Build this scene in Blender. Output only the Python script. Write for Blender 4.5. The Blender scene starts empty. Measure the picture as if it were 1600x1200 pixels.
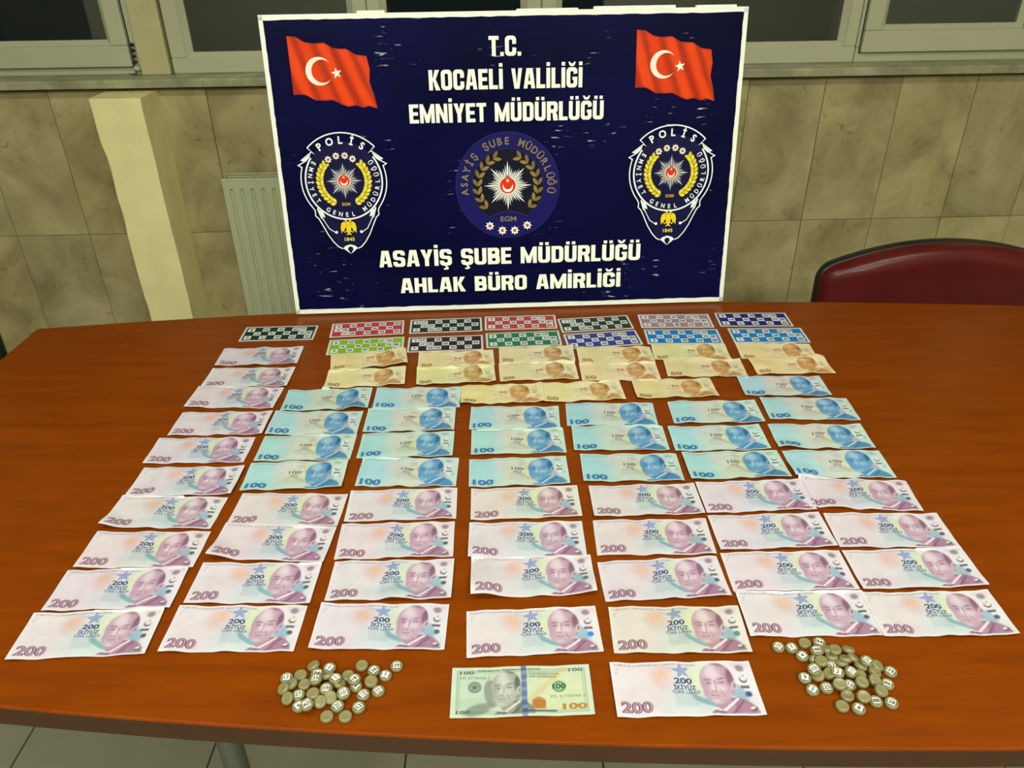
import bpy, bmesh, math, random
import numpy as np
from mathutils import Matrix, Vector

# ---------------------------------------------------------------- scene, camera, light level
scene = bpy.context.scene
col = scene.collection
PI = math.pi
TILT, ROLL, CAMH = 0.529392, -0.0137848, 0.730133
cam_data = bpy.data.cameras.new('camera')
cam_data.sensor_width = 36.0
cam_data.lens = 1215.945 / 1600 * 36
cam_data.clip_start = 0.02
camera = bpy.data.objects.new('camera', cam_data)
col.objects.link(camera)
fwd = Vector((0, math.cos(TILT), -math.sin(TILT)))
up0 = Vector((0, math.sin(TILT), math.cos(TILT)))
rt0 = Vector((1, 0, 0))
rt = rt0 * math.cos(ROLL) + up0 * math.sin(ROLL)
up = -rt0 * math.sin(ROLL) + up0 * math.cos(ROLL)
camera.matrix_world = Matrix(((rt.x, up.x, -fwd.x, 0), (rt.y, up.y, -fwd.y, 0), (rt.z, up.z, -fwd.z, CAMH), (0, 0, 0, 1)))
scene.camera = camera
scene.view_settings.view_transform = 'Standard'
scene.view_settings.look = 'None'
scene.view_settings.exposure = 0.18
scene.view_settings.gamma = 1.0
scene.view_settings.use_curve_mapping = False
world = bpy.data.worlds.new('night')
scene.world = world
world.use_nodes = True
world.node_tree.nodes['Background'].inputs['Color'].default_value = (0.006, 0.009, 0.008, 1)
world.node_tree.nodes['Background'].inputs['Strength'].default_value = 1.0
LAMP_COLOR = (0.97, 1.0, 0.88)
LAMP_WATTS = 30.0
LAMPS = [(-0.9, -1.4, 2.1), (1.0, -1.4, 2.1), (-0.9, 0.6, 0.42), (1.0, 0.6, 0.42)]

FLOOR, CEIL = -0.75, 1.95
DWALL, YAW = 2.65, 0.02          # back wall distance and turn
# ---------------------------------------------------------------- helpers
def lin(c):
    c = c / 255.0
    return c / 12.92 if c <= 0.04045 else ((c + 0.055) / 1.055) ** 2.4
def S(r, g, b):
    return (lin(r), lin(g), lin(b))
def S4(c):
    return S(*c) + (1.0,)

def tag(o, label=None, cat=None, group=None, kind=None):
    if label: o['label'] = label
    if cat: o['category'] = cat
    if group: o['group'] = group
    if kind: o['kind'] = kind
    return o
def place(o, parent=None, loc=None, rot=None):
    col.objects.link(o)
    if parent is not None: o.parent = parent
    if loc is not None: o.location = loc
    if rot is not None: o.rotation_euler = rot
    return o
def empty(name, loc=(0, 0, 0), rot=(0, 0, 0), parent=None):
    o = bpy.data.objects.new(name, None)
    o.empty_display_size = 0.05
    return place(o, parent, loc, rot)
def mesh_obj(name, verts, faces, mat, parent=None, smooth=False, loc=None, rot=None):
    me = bpy.data.meshes.new(name)
    me.from_pydata([tuple(v) for v in verts], [], [tuple(f) for f in faces])
    me.materials.append(mat)
    if smooth:
        me.polygons.foreach_set('use_smooth', [True] * len(me.polygons))
    me.update()
    return place(bpy.data.objects.new(name, me), parent, loc, rot)
def bm_obj(name, bm, mat, parent=None, smooth=False, loc=None, rot=None):
    bmesh.ops.recalc_face_normals(bm, faces=bm.faces[:])
    me = bpy.data.meshes.new(name)
    bm.to_mesh(me); bm.free()
    me.materials.append(mat)
    if smooth:
        me.polygons.foreach_set('use_smooth', [True] * len(me.polygons))
    return place(bpy.data.objects.new(name, me), parent, loc, rot)
def bbox(bm, x0, x1, y0, y1, z0, z1, bev=0.0, seg=1):
    r = bmesh.ops.create_cube(bm, size=1.0)
    vs = r['verts']
    for v in vs:
        v.co = Vector((x0 + (v.co.x + .5) * (x1 - x0), y0 + (v.co.y + .5) * (y1 - y0), z0 + (v.co.z + .5) * (z1 - z0)))
    if bev > 0:
        es = list({e for v in vs for e in v.link_edges})
        bmesh.ops.bevel(bm, geom=es, offset=bev, segments=seg, affect='EDGES', profile=0.6)
def box_obj(name, b, mat, parent=None, bev=0.0, seg=1, loc=None, rot=None):
    bm = bmesh.new(); bbox(bm, *b, bev=bev, seg=seg)
    return bm_obj(name, bm, mat, parent, loc=loc, rot=rot)
def lathe(bm, prof, n=24):
    rings = []
    for r, z in prof:
        if r < 1e-7:
            rings.append([bm.verts.new((0, 0, z))])
        else:
            rings.append([bm.verts.new((r * math.cos(2 * PI * i / n), r * math.sin(2 * PI * i / n), z)) for i in range(n)])
    for a, b in zip(rings, rings[1:]):
        for i in range(n):
            j = (i + 1) % n
            if len(a) == 1 and len(b) == 1: continue
            if len(a) == 1: bm.faces.new((a[0], b[i], b[j]))
            elif len(b) == 1: bm.faces.new((a[i], b[0], a[j]))
            else: bm.faces.new((a[i], a[j], b[j], b[i]))
def tube(bm, pts, r, n=10):
    pts = [Vector(p) for p in pts]
    rings = []
    for k, p in enumerate(pts):
        d = (pts[min(k + 1, len(pts) - 1)] - pts[max(k - 1, 0)]).normalized()
        a = d.orthogonal().normalized() if k == 0 else (rings_a - d * rings_a.dot(d)).normalized()
        rings_a = a
        b = d.cross(a)
        rings.append([bm.verts.new(p + (a * math.cos(2 * PI * i / n) + b * math.sin(2 * PI * i / n)) * r) for i in range(n)])
    for a, b in zip(rings, rings[1:]):
        for i in range(n):
            bm.faces.new((a[i], a[(i + 1) % n], b[(i + 1) % n], b[i]))
    bm.faces.new(rings[0][::-1]); bm.faces.new(rings[-1])

# ---------------------------------------------------------------- materials
def new_mat(name):
    m = bpy.data.materials.new(name)
    m.use_nodes = True
    nt = m.node_tree
    return m, nt, nt.nodes['Principled BSDF']
def plain(name, rgb, rough=0.5, spec=0.5, metal=0.0, coat=0.0, vary=0.0, scale=30.0):
    m, nt, p = new_mat(name)
    p.inputs['Roughness'].default_value = rough
    p.inputs['Specular IOR Level'].default_value = spec
    p.inputs['Metallic'].default_value = metal
    p.inputs['Coat Weight'].default_value = coat
    c = S4(rgb)
    if vary > 0:
        geo = nt.nodes.new('ShaderNodeNewGeometry')
        no = nt.nodes.new('ShaderNodeTexNoise')
        no.inputs['Scale'].default_value = scale
        no.inputs['Detail'].default_value = 6
        nt.links.new(geo.outputs['Position'], no.inputs['Vector'])
        r = nt.nodes.new('ShaderNodeValToRGB')
        r.color_ramp.elements[0].position = 0.3
        r.color_ramp.elements[1].position = 0.7
        r.color_ramp.elements[0].color = tuple(x * (1 - vary) for x in c[:3]) + (1,)
        r.color_ramp.elements[1].color = tuple(min(1, x * (1 + vary)) for x in c[:3]) + (1,)
        nt.links.new(no.outputs['Fac'], r.inputs['Fac'])
        nt.links.new(r.outputs['Color'], p.inputs['Base Color'])
    else:
        p.inputs['Base Color'].default_value = c
    return m
def ramp(nt, stops):
    r = nt.nodes.new('ShaderNodeValToRGB')
    e = r.color_ramp.elements
    while len(e) < len(stops): e.new(0.5)
    for el, (pos, c) in zip(e, stops):
        el.position = pos
        el.color = (c if len(c) == 4 else tuple(c) + (1,))
    return r
def mixc(nt, fac, a, b, mode='MIX'):
    n = nt.nodes.new('ShaderNodeMix'); n.data_type = 'RGBA'; n.blend_type = mode
    for s, v in ((n.inputs[0], fac), (n.inputs[6], a), (n.inputs[7], b)):
        if hasattr(v, 'is_linked'): nt.links.new(v, s)
        elif isinstance(v, (int, float)): s.default_value = v
        else: s.default_value = v
    return n.outputs[2]
def mapped(nt, scale, rot=(0, 0, 0), coord='Position'):
    if coord == 'Position':
        g = nt.nodes.new('ShaderNodeNewGeometry'); out = g.outputs['Position']
    else:
        g = nt.nodes.new('ShaderNodeTexCoord'); out = g.outputs['Object']
    mp = nt.nodes.new('ShaderNodeMapping')
    mp.inputs['Scale'].default_value = scale
    mp.inputs['Rotation'].default_value = rot
    nt.links.new(out, mp.inputs['Vector'])
    return mp.outputs['Vector']
def noise(nt, vec, scale, detail=5, rough=0.55, dist=0.0):
    n = nt.nodes.new('ShaderNodeTexNoise')
    n.inputs['Scale'].default_value = scale
    n.inputs['Detail'].default_value = detail
    n.inputs['Roughness'].default_value = rough
    n.inputs['Distortion'].default_value = dist
    nt.links.new(vec, n.inputs['Vector'])
    return n.outputs['Fac']

def mat_print(name='printed_paper', rough=0.62, spec=0.25):
    m, nt, p = new_mat(name)
    a = nt.nodes.new('ShaderNodeAttribute'); a.attribute_name = 'Col'
    v = mapped(nt, (1, 1, 1))
    n1 = noise(nt, v, 60, 4)
    r = ramp(nt, [(0.3, (0.93, 0.93, 0.92)), (0.7, (1, 1, 1))])
    nt.links.new(n1, r.inputs['Fac'])
    nt.links.new(mixc(nt, 1.0, a.outputs['Color'], r.outputs['Color'], 'MULTIPLY'), p.inputs['Base Color'])
    p.inputs['Roughness'].default_value = rough
    p.inputs['Specular IOR Level'].default_value = spec
    return m
def mat_wood():
    m, nt, p = new_mat('cherry_laminate')
    v = mapped(nt, (2.2, 14, 14))
    n1 = noise(nt, v, 3.0, 8, 0.62, 0.6)
    v2 = mapped(nt, (3, 90, 90))
    n2 = noise(nt, v2, 4.0, 3, 0.5)
    r = ramp(nt, [(0.25, S4((104, 45, 2))), (0.5, S4((118, 52, 2))), (0.75, S4((130, 59, 3)))])
    nt.links.new(n1, r.inputs['Fac'])
    r2 = ramp(nt, [(0.3, (0.9, 0.89, 0.88)), (0.62, (1, 1, 1))])
    nt.links.new(n2, r2.inputs['Fac'])
    nt.links.new(mixc(nt, 1.0, r.outputs['Color'], r2.outputs['Color'], 'MULTIPLY'), p.inputs['Base Color'])
    p.inputs['Roughness'].default_value = 0.3
    p.inputs['Specular IOR Level'].default_value = 0.14
    return m
def mat_marble(name, dark, mid, light, scale=1.0, rough=0.35):
    m, nt, p = new_mat(name)
    oi = nt.nodes.new('ShaderNodeObjectInfo')
    geo = nt.nodes.new('ShaderNodeNewGeometry')
    add = nt.nodes.new('ShaderNodeVectorMath'); add.operation = 'MULTIPLY_ADD'
    cmb = nt.nodes.new('ShaderNodeCombineXYZ')
    nt.links.new(oi.outputs['Random'], cmb.inputs['X']); nt.links.new(oi.outputs['Random'], cmb.inputs['Z'])
    add.inputs[1].default_value = (7, 7, 7)
    nt.links.new(cmb.outputs[0], add.inputs[0]); nt.links.new(geo.outputs['Position'], add.inputs[2])
    n1 = noise(nt, add.outputs[0], 4.5 * scale, 7, 0.6, 0.5)
    r = ramp(nt, [(0.28, S4(dark)), (0.5, S4(mid)), (0.7, S4(light))])
    nt.links.new(n1, r.inputs['Fac'])
    n2 = noise(nt, add.outputs[0], 26 * scale, 4, 0.6, 1.5)
    r2 = ramp(nt, [(0.27, (0.62, 0.58, 0.5)), (0.38, (1, 1, 1))])
    nt.links.new(n2, r2.inputs['Fac'])
    o = mixc(nt, 1.0, r.outputs['Color'], r2.outputs['Color'], 'MULTIPLY')
    r3 = ramp(nt, [(0, (0.88, 0.88, 0.9)), (1, (1.06, 1.05, 1.0))])
    nt.links.new(oi.outputs['Random'], r3.inputs['Fac'])
    nt.links.new(mixc(nt, 1.0, o, r3.outputs['Color'], 'MULTIPLY'), p.inputs['Base Color'])
    p.inputs['Roughness'].default_value = rough
    p.inputs['Specular IOR Level'].default_value = 0.3
    return m
def mat_board():
    m, nt, p = new_mat('navy_corrugated_plastic')
    v = mapped(nt, (1, 1, 1), coord='Object')
    n1 = noise(nt, v, 3.0, 3)
    r = ramp(nt, [(0.3, S4((4, 5, 34))), (0.7, S4((10, 10, 60)))])
    nt.links.new(n1, r.inputs['Fac'])
    # pale scuffs running along the flutes, clustered in patches
    vs = mapped(nt, (26, 1, 190), coord='Object')
    n2 = noise(nt, vs, 1.0, 3, 0.6)
    patch = noise(nt, v, 7.0, 2)
    r2 = ramp(nt, [(0.63, (0, 0, 0)), (0.69, (1, 1, 1))])
    nt.links.new(n2, r2.inputs['Fac'])
    r3 = ramp(nt, [(0.55, (0, 0, 0)), (0.66, (0.9, 0.9, 0.9))])
    nt.links.new(patch, r3.inputs['Fac'])
    f = mixc(nt, 1.0, r2.outputs['Color'], r3.outputs['Color'], 'MULTIPLY')
    vh = mapped(nt, (6, 1, 160), coord='Object')
    n4 = noise(nt, vh, 1.0, 2, 0.5)
    r4 = ramp(nt, [(0.5, (1, 1, 1)), (0.8, (1.5, 1.5, 1.4))])
    nt.links.new(n4, r4.inputs['Fac'])
    basec = mixc(nt, 1.0, r.outputs['Color'], r4.outputs['Color'], 'MULTIPLY')
    nt.links.new(mixc(nt, f, basec, S4((200, 205, 215))), p.inputs['Base Color'])
    w = nt.nodes.new('ShaderNodeTexWave'); w.wave_type = 'BANDS'; w.bands_direction = 'Z'
    w.inputs['Scale'].default_value = 40
    nt.links.new(v, w.inputs['Vector'])
    b = nt.nodes.new('ShaderNodeBump'); b.inputs['Strength'].default_value = 0.03; b.inputs['Distance'].default_value = 0.001
    nt.links.new(w.outputs['Fac'], b.inputs['Height']); nt.links.new(b.outputs['Normal'], p.inputs['Normal'])
    p.inputs['Roughness'].default_value = 0.3
    p.inputs['Specular IOR Level'].default_value = 0.05
    return m
def mat_glass():
    m, nt, p = new_mat('window_glass')
    p.inputs['Base Color'].default_value = (0.9, 0.95, 0.92, 1)
    p.inputs['Roughness'].default_value = 0.02
    p.inputs['IOR'].default_value = 1.5
    p.inputs['Transmission Weight'].default_value = 1.0
    return m
def mat_emit(name, rgb, strength):
    m, nt, p = new_mat(name)
    p.inputs['Base Color'].default_value = (0.9, 0.9, 0.9, 1)
    p.inputs['Emission Color'].default_value = tuple(rgb) + (1,)
    p.inputs['Emission Strength'].default_value = strength
    return m
M = {
    'print': mat_print(), 'vinyl': mat_print('vinyl_print', 0.45, 0.15), 'wood': mat_wood(),
    'edge': plain('table_edge_band', (62, 32, 10), 0.45, vary=0.12, scale=60),
    'tile': mat_marble('travertine_tile', (132, 120, 84), (170, 158, 115), (192, 179, 136)),
    'sillstone': mat_marble('marble_sill', (116, 116, 92), (148, 148, 120), (176, 174, 146), 2.0, 0.3),
    'grout': plain('wall_grout', (96, 86, 56), 0.9),
    'pvc': plain('aged_white_upvc', (180, 180, 152), 0.4, vary=0.04, scale=8),
    'pvc2': plain('yellowed_upvc', (188, 180, 134), 0.45, vary=0.08, scale=10),
    'gasket': plain('black_gasket', (28, 28, 22), 0.7),
    'glass': mat_glass(),
    'plaster': plain('cream_plaster', (238, 226, 166), 0.8, vary=0.06, scale=12),
    'paint': plain('room_paint', (206, 202, 170), 0.85, vary=0.03, scale=3),
    'ceiling': plain('ceiling_paint', (225, 225, 210), 0.9),
    'floor': plain('ceramic_floor_tile', (126, 124, 102), 0.3, 0.3, vary=0.1, scale=5),
    'floorgrout': plain('floor_grout', (58, 52, 36), 0.9),
    'radiator': plain('radiator_enamel', (184, 188, 152), 0.35, vary=0.03, scale=6),
    'slot': plain('radiator_dark_inside', (60, 56, 42), 0.8),
    'leather': plain('maroon_leatherette', (80, 16, 16), 0.34, 0.35, vary=0.15, scale=14),
    'black': plain('black_plastic', (24, 22, 18), 0.4),
    'steel': plain('painted_steel', (98, 104, 92), 0.35, metal=0.5),
    'board': mat_board(),
    'tape': plain('white_board_trim', (226, 228, 218), 0.5, vary=0.04, scale=40),
    'token': plain('olive_plastic', (126, 120, 80), 0.3, 0.5, vary=0.05, scale=200),
    'sticker': plain('white_sticker', (232, 236, 222), 0.5),
    'ink': plain('black_ink', (30, 32, 34), 0.6),
    'darkwood': plain('dark_cabinet_wood', (58, 40, 26), 0.5, vary=0.15, scale=8),
    'lamp': mat_emit('lamp_diffuser', LAMP_COLOR, 5.0),
}

# ---------------------------------------------------------------- lettering and flat print
_text_cache = {}
def text2d(s, bold=0.0):
    """flat triangles of a line of lettering; cap height 1, baseline 0, left edge 0"""
    key = (s, bold)
    if key in _text_cache: return _text_cache[key]
    def raw(t):
        cu = bpy.data.curves.new('lettering', 'FONT')
        cu.body = t; cu.size = 1.0; cu.offset = bold; cu.resolution_u = 3; cu.fill_mode = 'FRONT'
        ob = bpy.data.objects.new('lettering', cu); col.objects.link(ob)
        dg = bpy.context.evaluated_depsgraph_get()
        me = ob.evaluated_get(dg).to_mesh()
        vs = np.zeros(len(me.vertices) * 3); me.vertices.foreach_get('co', vs)
        fs = [tuple(p.vertices) for p in me.polygons]
        ob.evaluated_get(dg).to_mesh_clear()
        bpy.data.objects.remove(ob); bpy.data.curves.remove(cu)
        return vs.reshape(-1, 3)[:, :2], fs
    if ('H', bold) not in _text_cache:
        h, _ = raw('H'); _text_cache[('H', bold)] = h[:, 1].min(), h[:, 1].max()
        if s == 'H': pass
    b0, b1 = _text_cache[('H', bold)]
    v, f = raw(s)
    v = v.copy(); v[:, 1] = (v[:, 1] - b0) / (b1 - b0); v[:, 0] = (v[:, 0] - v[:, 0].min()) / (b1 - b0)
    key2 = ('t', s, bold)
    _text_cache[key] = (v, f) if s != 'H' else _text_cache[key]
    return v, f

class Art:
    """flat printed shapes: 2-D polygons with a colour and a layer"""
    def __init__(self): self.v, self.f, self.c = [], [], []
    def add(self, pts, faces, color, layer):
        o = len(self.v)
        cl = S(*color)
        self.v += [(p[0], p[1], layer) for p in pts]
        self.f += [tuple(i + o for i in f) for f in faces]
        self.c += [cl] * len(pts)
    def poly(self, pts, color, layer):
        self.add(pts, [tuple(range(len(pts)))], color, layer)
    def disc(self, x, y, r, color, layer, n=40, ry=None):
        self.poly([(x + r * math.cos(2 * PI * i / n), y + (ry or r) * math.sin(2 * PI * i / n)) for i in range(n)], color, layer)
    def band(self, pa, pb, color, layer):
        n = len(pa)
        self.add(list(pa) + list(pb), [(i, i + 1, n + i + 1, n + i) for i in range(n - 1)], color, layer)
    def ring(self, x, y, r0, r1, color, layer, a0=0, a1=360, n=48):
        A = [math.radians(a0 + (a1 - a0) * i / n) for i in range(n + 1)]
        self.band([(x + r0 * math.cos(a), y + r0 * math.sin(a)) for a in A], [(x + r1 * math.cos(a), y + r1 * math.sin(a)) for a in A], color, layer)
    def line(self, pts, w, color, layer):
        P = [Vector(p) for p in pts]; A, B = [], []
        for i, p in enumerate(P):
            d1 = (P[min(i + 1, len(P) - 1)] - p); d0 = (p - P[max(i - 1, 0)])
            if d1.length < 1e-9: d1 = d0
            if d0.length < 1e-9: d0 = d1
            n0 = Vector((-d0.y, d0.x)).normalized(); n1 = Vector((-d1.y, d1.x)).normalized()
            n = (n0 + n1)
            n = n.normalized() if n.length > 1e-6 else n0
            k = min(1 / max(0.3, n.dot(n0)), 2.2)
            A.append(p + n * (w / 2 * k)); B.append(p - n * (w / 2 * k))
        self.band([tuple(a) for a in A], [tuple(b) for b in B], color, layer)
    def star(self, x, y, r, ri, n, color, layer, rot=90):
        self.poly([(x + (r if k % 2 == 0 else ri) * math.cos(math.radians(rot + 180 / n * k)),
                    y + (r if k % 2 == 0 else ri) * math.sin(math.radians(rot + 180 / n * k))) for k in range(2 * n)], color, layer)
    def text(self, s, x, y, w, h, color, layer, bold=0.0, align='l'):
        v, f = text2d(s, bold)
        sx = (w / (v[:, 0].max())) if w else h
        pts = np.stack([v[:, 0] * sx, v[:, 1] * h], 1)
        if align == 'c': pts[:, 0] -= v[:, 0].max() * sx / 2
        pts += (x, y)
        self.add([tuple(p) for p in pts], f, color, layer)
    def arctext(self, s, cx, cy, r, a0, a1, h, color, layer, bold=0.02, inward=False, sx=1.0):
        """letters spread from angle a0 to a1; inward: tops face the centre"""
        n = len(s)
        for k, ch in enumerate(s):
            if ch == ' ': continue
            a = math.radians(a0 + (a1 - a0) * k / (n - 1))
            v, f = text2d(ch, bold)
            x = (v[:, 0] - v[:, 0].max() / 2) * h * sx; y = v[:, 1] * h
            if inward:
                tx, ty = -math.sin(a), math.cos(a); nx, ny = -math.cos(a), -math.sin(a)
            else:
                tx, ty = math.sin(a), -math.cos(a); nx, ny = math.cos(a), math.sin(a)
            px = cx + r * math.cos(a) + x * tx + y * nx; py = cy + r * math.sin(a) + x * ty + y * ny
            self.add(list(zip(px, py)), f, color, layer)
    def build(self, name, mat, parent, to3d):
        me = bpy.data.meshes.new(name)
        me.from_pydata([to3d(*v) for v in self.v], [], self.f)
        me.materials.append(mat)
        at = me.color_attributes.new('Col', 'FLOAT_COLOR', 'POINT')
        buf = np.ones((len(self.v), 4), np.float32); buf[:, :3] = np.array(self.c)
        at.data.foreach_set('color', buf.ravel())
        me.update()
        return place(bpy.data.objects.new(name, me), parent)

# ================================================================ ROOM
wall_rot = (0, 0, YAW)
wall_root = empty('wall_back', (0, DWALL, 0), wall_rot); tag(wall_root, kind='structure')
# in wall space: x along the wall, y into the wall, z up
SILL_TOP, SILL_BOT = 0.337, 0.311
box_obj('wall_body', (-4.2, 4.2, 0.012, 0.25, FLOOR, SILL_BOT - 0.002), M['grout'], wall_root)
TW, TH = 0.2505, 0.478
tile_mesh = None
x_start = -2.973
for row in range(3):
    z1 = 0.3025 - row * TH - 0.0
    z0 = max(z1 - TH, FLOOR)
    first = None
    for k in range(26):
        x0 = x_start + k * TW
        if x0 > 2.9: break
        if first is None:
            bm = bmesh.new(); bbox(bm, 0.0008, TW - 0.0008, 0, 0.014, z0 + 0.0008, z1 - 0.0008, bev=0.0012)
            first = bm_obj('tile', bm, M['tile'], wall_root, loc=(x0, 0, 0))
        else:
            o = bpy.data.objects.new('tile', first.data); place(o, wall_root, (x0, random.Random(k * 7 + row).uniform(-.0006, .0006), 0))
# side strips of wall beyond the tiled part are covered by the side walls
sill = box_obj('window_sill', (-3.3, 3.3, -0.042, 0.20, SILL_BOT, SILL_TOP), M['sillstone'], None, bev=0.004, seg=2, loc=(0, DWALL, 0), rot=wall_rot)
sill.name = 'trim_1'; tag(sill, kind='structure')
shade = box_obj('sill_shade', (-3.3, 3.3, -0.002, 0.012, 0.3035, SILL_BOT), M['gasket'], None, loc=(0, DWALL, 0), rot=wall_rot); tag(shade, kind='structure')  # dark strip standing in for the line of shade under the sill
lintel = box_obj('wall_above_windows', (-4.2, 4.2, 0.0, 0.25, 1.62, CEIL), M['paint'], wall_root)

DW = 0.06      # window plane behind the tile face
def window(name, x0, x1, glass, sash=False, z1=1.62, left=0.05, right=0.05, mull=None):
    """fixed light or opening sash; glass = (x0, x1, z0)"""
    root = empty(name, (0, DWALL, 0), wall_rot); tag(root, kind='structure')
    gx0, gx1, gz0 = glass
    zb = SILL_TOP
    bm = bmesh.new()
    if sash:
        sx0, sx1, sz0 = sash
        fx0, fx1, fz0 = sx0 + 0.012, sx1 - 0.012, sz0 + 0.012
    else:
        fx0, fx1, fz0 = gx0 - 0.018, gx1 + 0.018, gz0 - 0.016
    y0, y1 = DW, DW + 0.07
    bbox(bm, x0, x1, y0, y1, zb, fz0, bev=0.003)
    bbox(bm, x0, fx0, y0, y1, fz0, z1, bev=0.003)
    bbox(bm, fx1, x1, y0, y1, fz0, z1, bev=0.003)
    bbox(bm, fx0, fx1, y0, y1, z1 - 0.06, z1, bev=0.003)
    bm_obj('window_frame', bm, M['pvc'], root)
    zt = z1 - 0.05
    if sash:
        bm = bmesh.new()
        ys0, ys1 = DW - 0.018, DW + 0.05
        bx0, bx1, bz0 = gx0 - 0.016, gx1 + 0.016, gz0 - 0.016
        bbox(bm, sx0, sx1, ys0, ys1, sz0, bz0, bev=0.004, seg=2)
        bbox(bm, sx0, bx0, ys0, ys1, bz0, zt, bev=0.004, seg=2)
        bbox(bm, bx1, sx1, ys0, ys1, bz0, zt, bev=0.004, seg=2)
        bbox(bm, bx0, bx1, ys0, ys1, zt - 0.07, zt, bev=0.004, seg=2)
        so = bm_obj('sash', bm, M['pvc'], root)
        bm = bmesh.new()
        for q in ((sx0 - .003, sx1 + .003, sz0 - .003, sz0 + .003), (sx0 - .003, sx0 + .003, sz0, zt), (sx1 - .003, sx1 + .003, sz0, zt)):
            bbox(bm, q[0], q[1], DW - 0.002, DW + 0.004, q[2], q[3])
        bm_obj('seal', bm, M['gasket'], so)
    # glazing bead, sloping in to the glass
    f0 = DW - 0.010 if sash else DW + 0.004
    b = 0.018
    verts, faces = [], []
    zt2 = zt - 0.06
    outer = [(gx0 - b, gz0 - b), (gx1 + b, gz0 - b), (gx1 + b, zt2 + b), (gx0 - b, zt2 + b)]
    inner = [(gx0, gz0), (gx1, gz0), (gx1, zt2), (gx0, zt2)]
    for ring, y in ((outer, f0), (outer, f0 + 0.03), (inner, f0 + 0.014), (inner, f0 + 0.03)):
        verts += [(p[0], y, p[1]) for p in ring]
    for i in range(4):
        j = (i + 1) % 4
        faces += [(i, j, 8 + j, 8 + i), (4 + i, 12 + i, 12 + j, 4 + j), (8 + i, 8 + j, 12 + j, 12 + i)]
    mesh_obj('glazing_bead', verts, faces, M['pvc'], root)
    box_obj('pane', (gx0 - 0.004, gx1 + 0.004, f0 + 0.018, f0 + 0.024, gz0 - 0.004, zt2 + 0.004), M['glass'], root)
    return root
window('window_1', -2.30, -1.176, (-2.12, -1.267, 0.4416), sash=(-2.19, -1.199, 0.363))
window('window_2', -1.078, -0.44, (-1.009, -0.503, 0.3997))
window('window_3', -0.438, 0.110, (-0.378, 0.045, 0.3997))
window('window_4', 0.112, 1.135, (0.177, 1.078, 0.402))
window('window_5', 1.137, 1.80, (1.219, 1.646, 0.450), sash=(1.149, 1.749, 0.369))
window('window_6', 1.90, 2.9, (1.97, 2.83, 0.402))
mul = box_obj('trim_3', (-1.176, -1.084, DW - 0.014, DW + 0.05, SILL_TOP, 1.62), M['pvc2'], None, bev=0.004, seg=2, loc=(0, DWALL, 0), rot=wall_rot); tag(mul, kind='structure')
mul = box_obj('trim_4', (1.80, 1.90, DW - 0.014, DW + 0.05, SILL_TOP, 1.62), M['pvc2'], None, bev=0.004, seg=2, loc=(0, DWALL, 0), rot=wall_rot); tag(mul, kind='structure')
mul = box_obj('trim_5', (-3.3, -2.30, DW - 0.014, DW + 0.07, SILL_TOP, 1.62), M['pvc2'], None, bev=0.004, seg=2, loc=(0, DWALL, 0), rot=wall_rot); tag(mul, kind='structure')
mul = box_obj('trim_6', (2.9, 3.3, DW - 0.014, DW + 0.07, SILL_TOP, 1.62), M['pvc2'], None, bev=0.004, seg=2, loc=(0, DWALL, 0), rot=wall_rot); tag(mul, kind='structure')
# hinge at the foot of the first sash
hg = empty('window_hinge', (0, DWALL, 0), wall_rot); tag(hg, kind='structure')
bm = bmesh.new(); bbox(bm, -1.192, -1.176, DW - 0.026, DW - 0.004, 0.352, 0.366, bev=0.002); bbox(bm, -1.215, -1.194, DW - 0.022, DW - 0.004, 0.343, 0.352, bev=0.002)
bm_obj('hinge_plate', bm, M['pvc'], hg)
bm = bmesh.new()
for k in range(4): bbox(bm, -1.194 + 0.001 * k, -1.184 + 0.001 * k, DW - 0.022, DW - 0.006, 0.372 + 0.017 * k, 0.382 + 0.017 * k, bev=0.003)
bm_obj('hinge_knuckle', bm, M['gasket'], hg)

# boxed pipe column
bm = bmesh.new()
nz = 24
sec = [(-1.268, 0.0), (-1.268, -0.145), (-1.120, -0.145), (-1.116, 0.0)]
rings = []
rnd = random.Random(4)
for k in range(nz + 1):
    z = FLOOR + (0.300 - FLOOR) * k / nz
    w = 0.0008
    rings.append([bm.verts.new((x + (rnd.uniform(-w, w) if y < -0.1 else 0) - (0.008 if (k >= nz - 3 and x < -1.2) else 0), y + (rnd.uniform(-w, w) if y < -0.1 else 0), z)) for x, y in sec])
for a, b in zip(rings, rings[1:]):
    for i in range(3): bm.faces.new((a[i], a[i + 1], b[i + 1], b[i]))
bm.faces.new(rings[-1])
ed = [e for e in bm.edges if abs(e.verts[0].co.y + 0.145) < .006 and abs(e.verts[1].co.y + 0.145) < .006 and abs(e.verts[0].co.z - e.verts[1].co.z) > .01]
bmesh.ops.bevel(bm, geom=ed, offset=0.004, segments=1, affect='EDGES')
pil = bm_obj('trim_7', bm, M['plaster'], None, loc=(0, DWALL, 0), rot=wall_rot); tag(pil, kind='structure')

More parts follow.
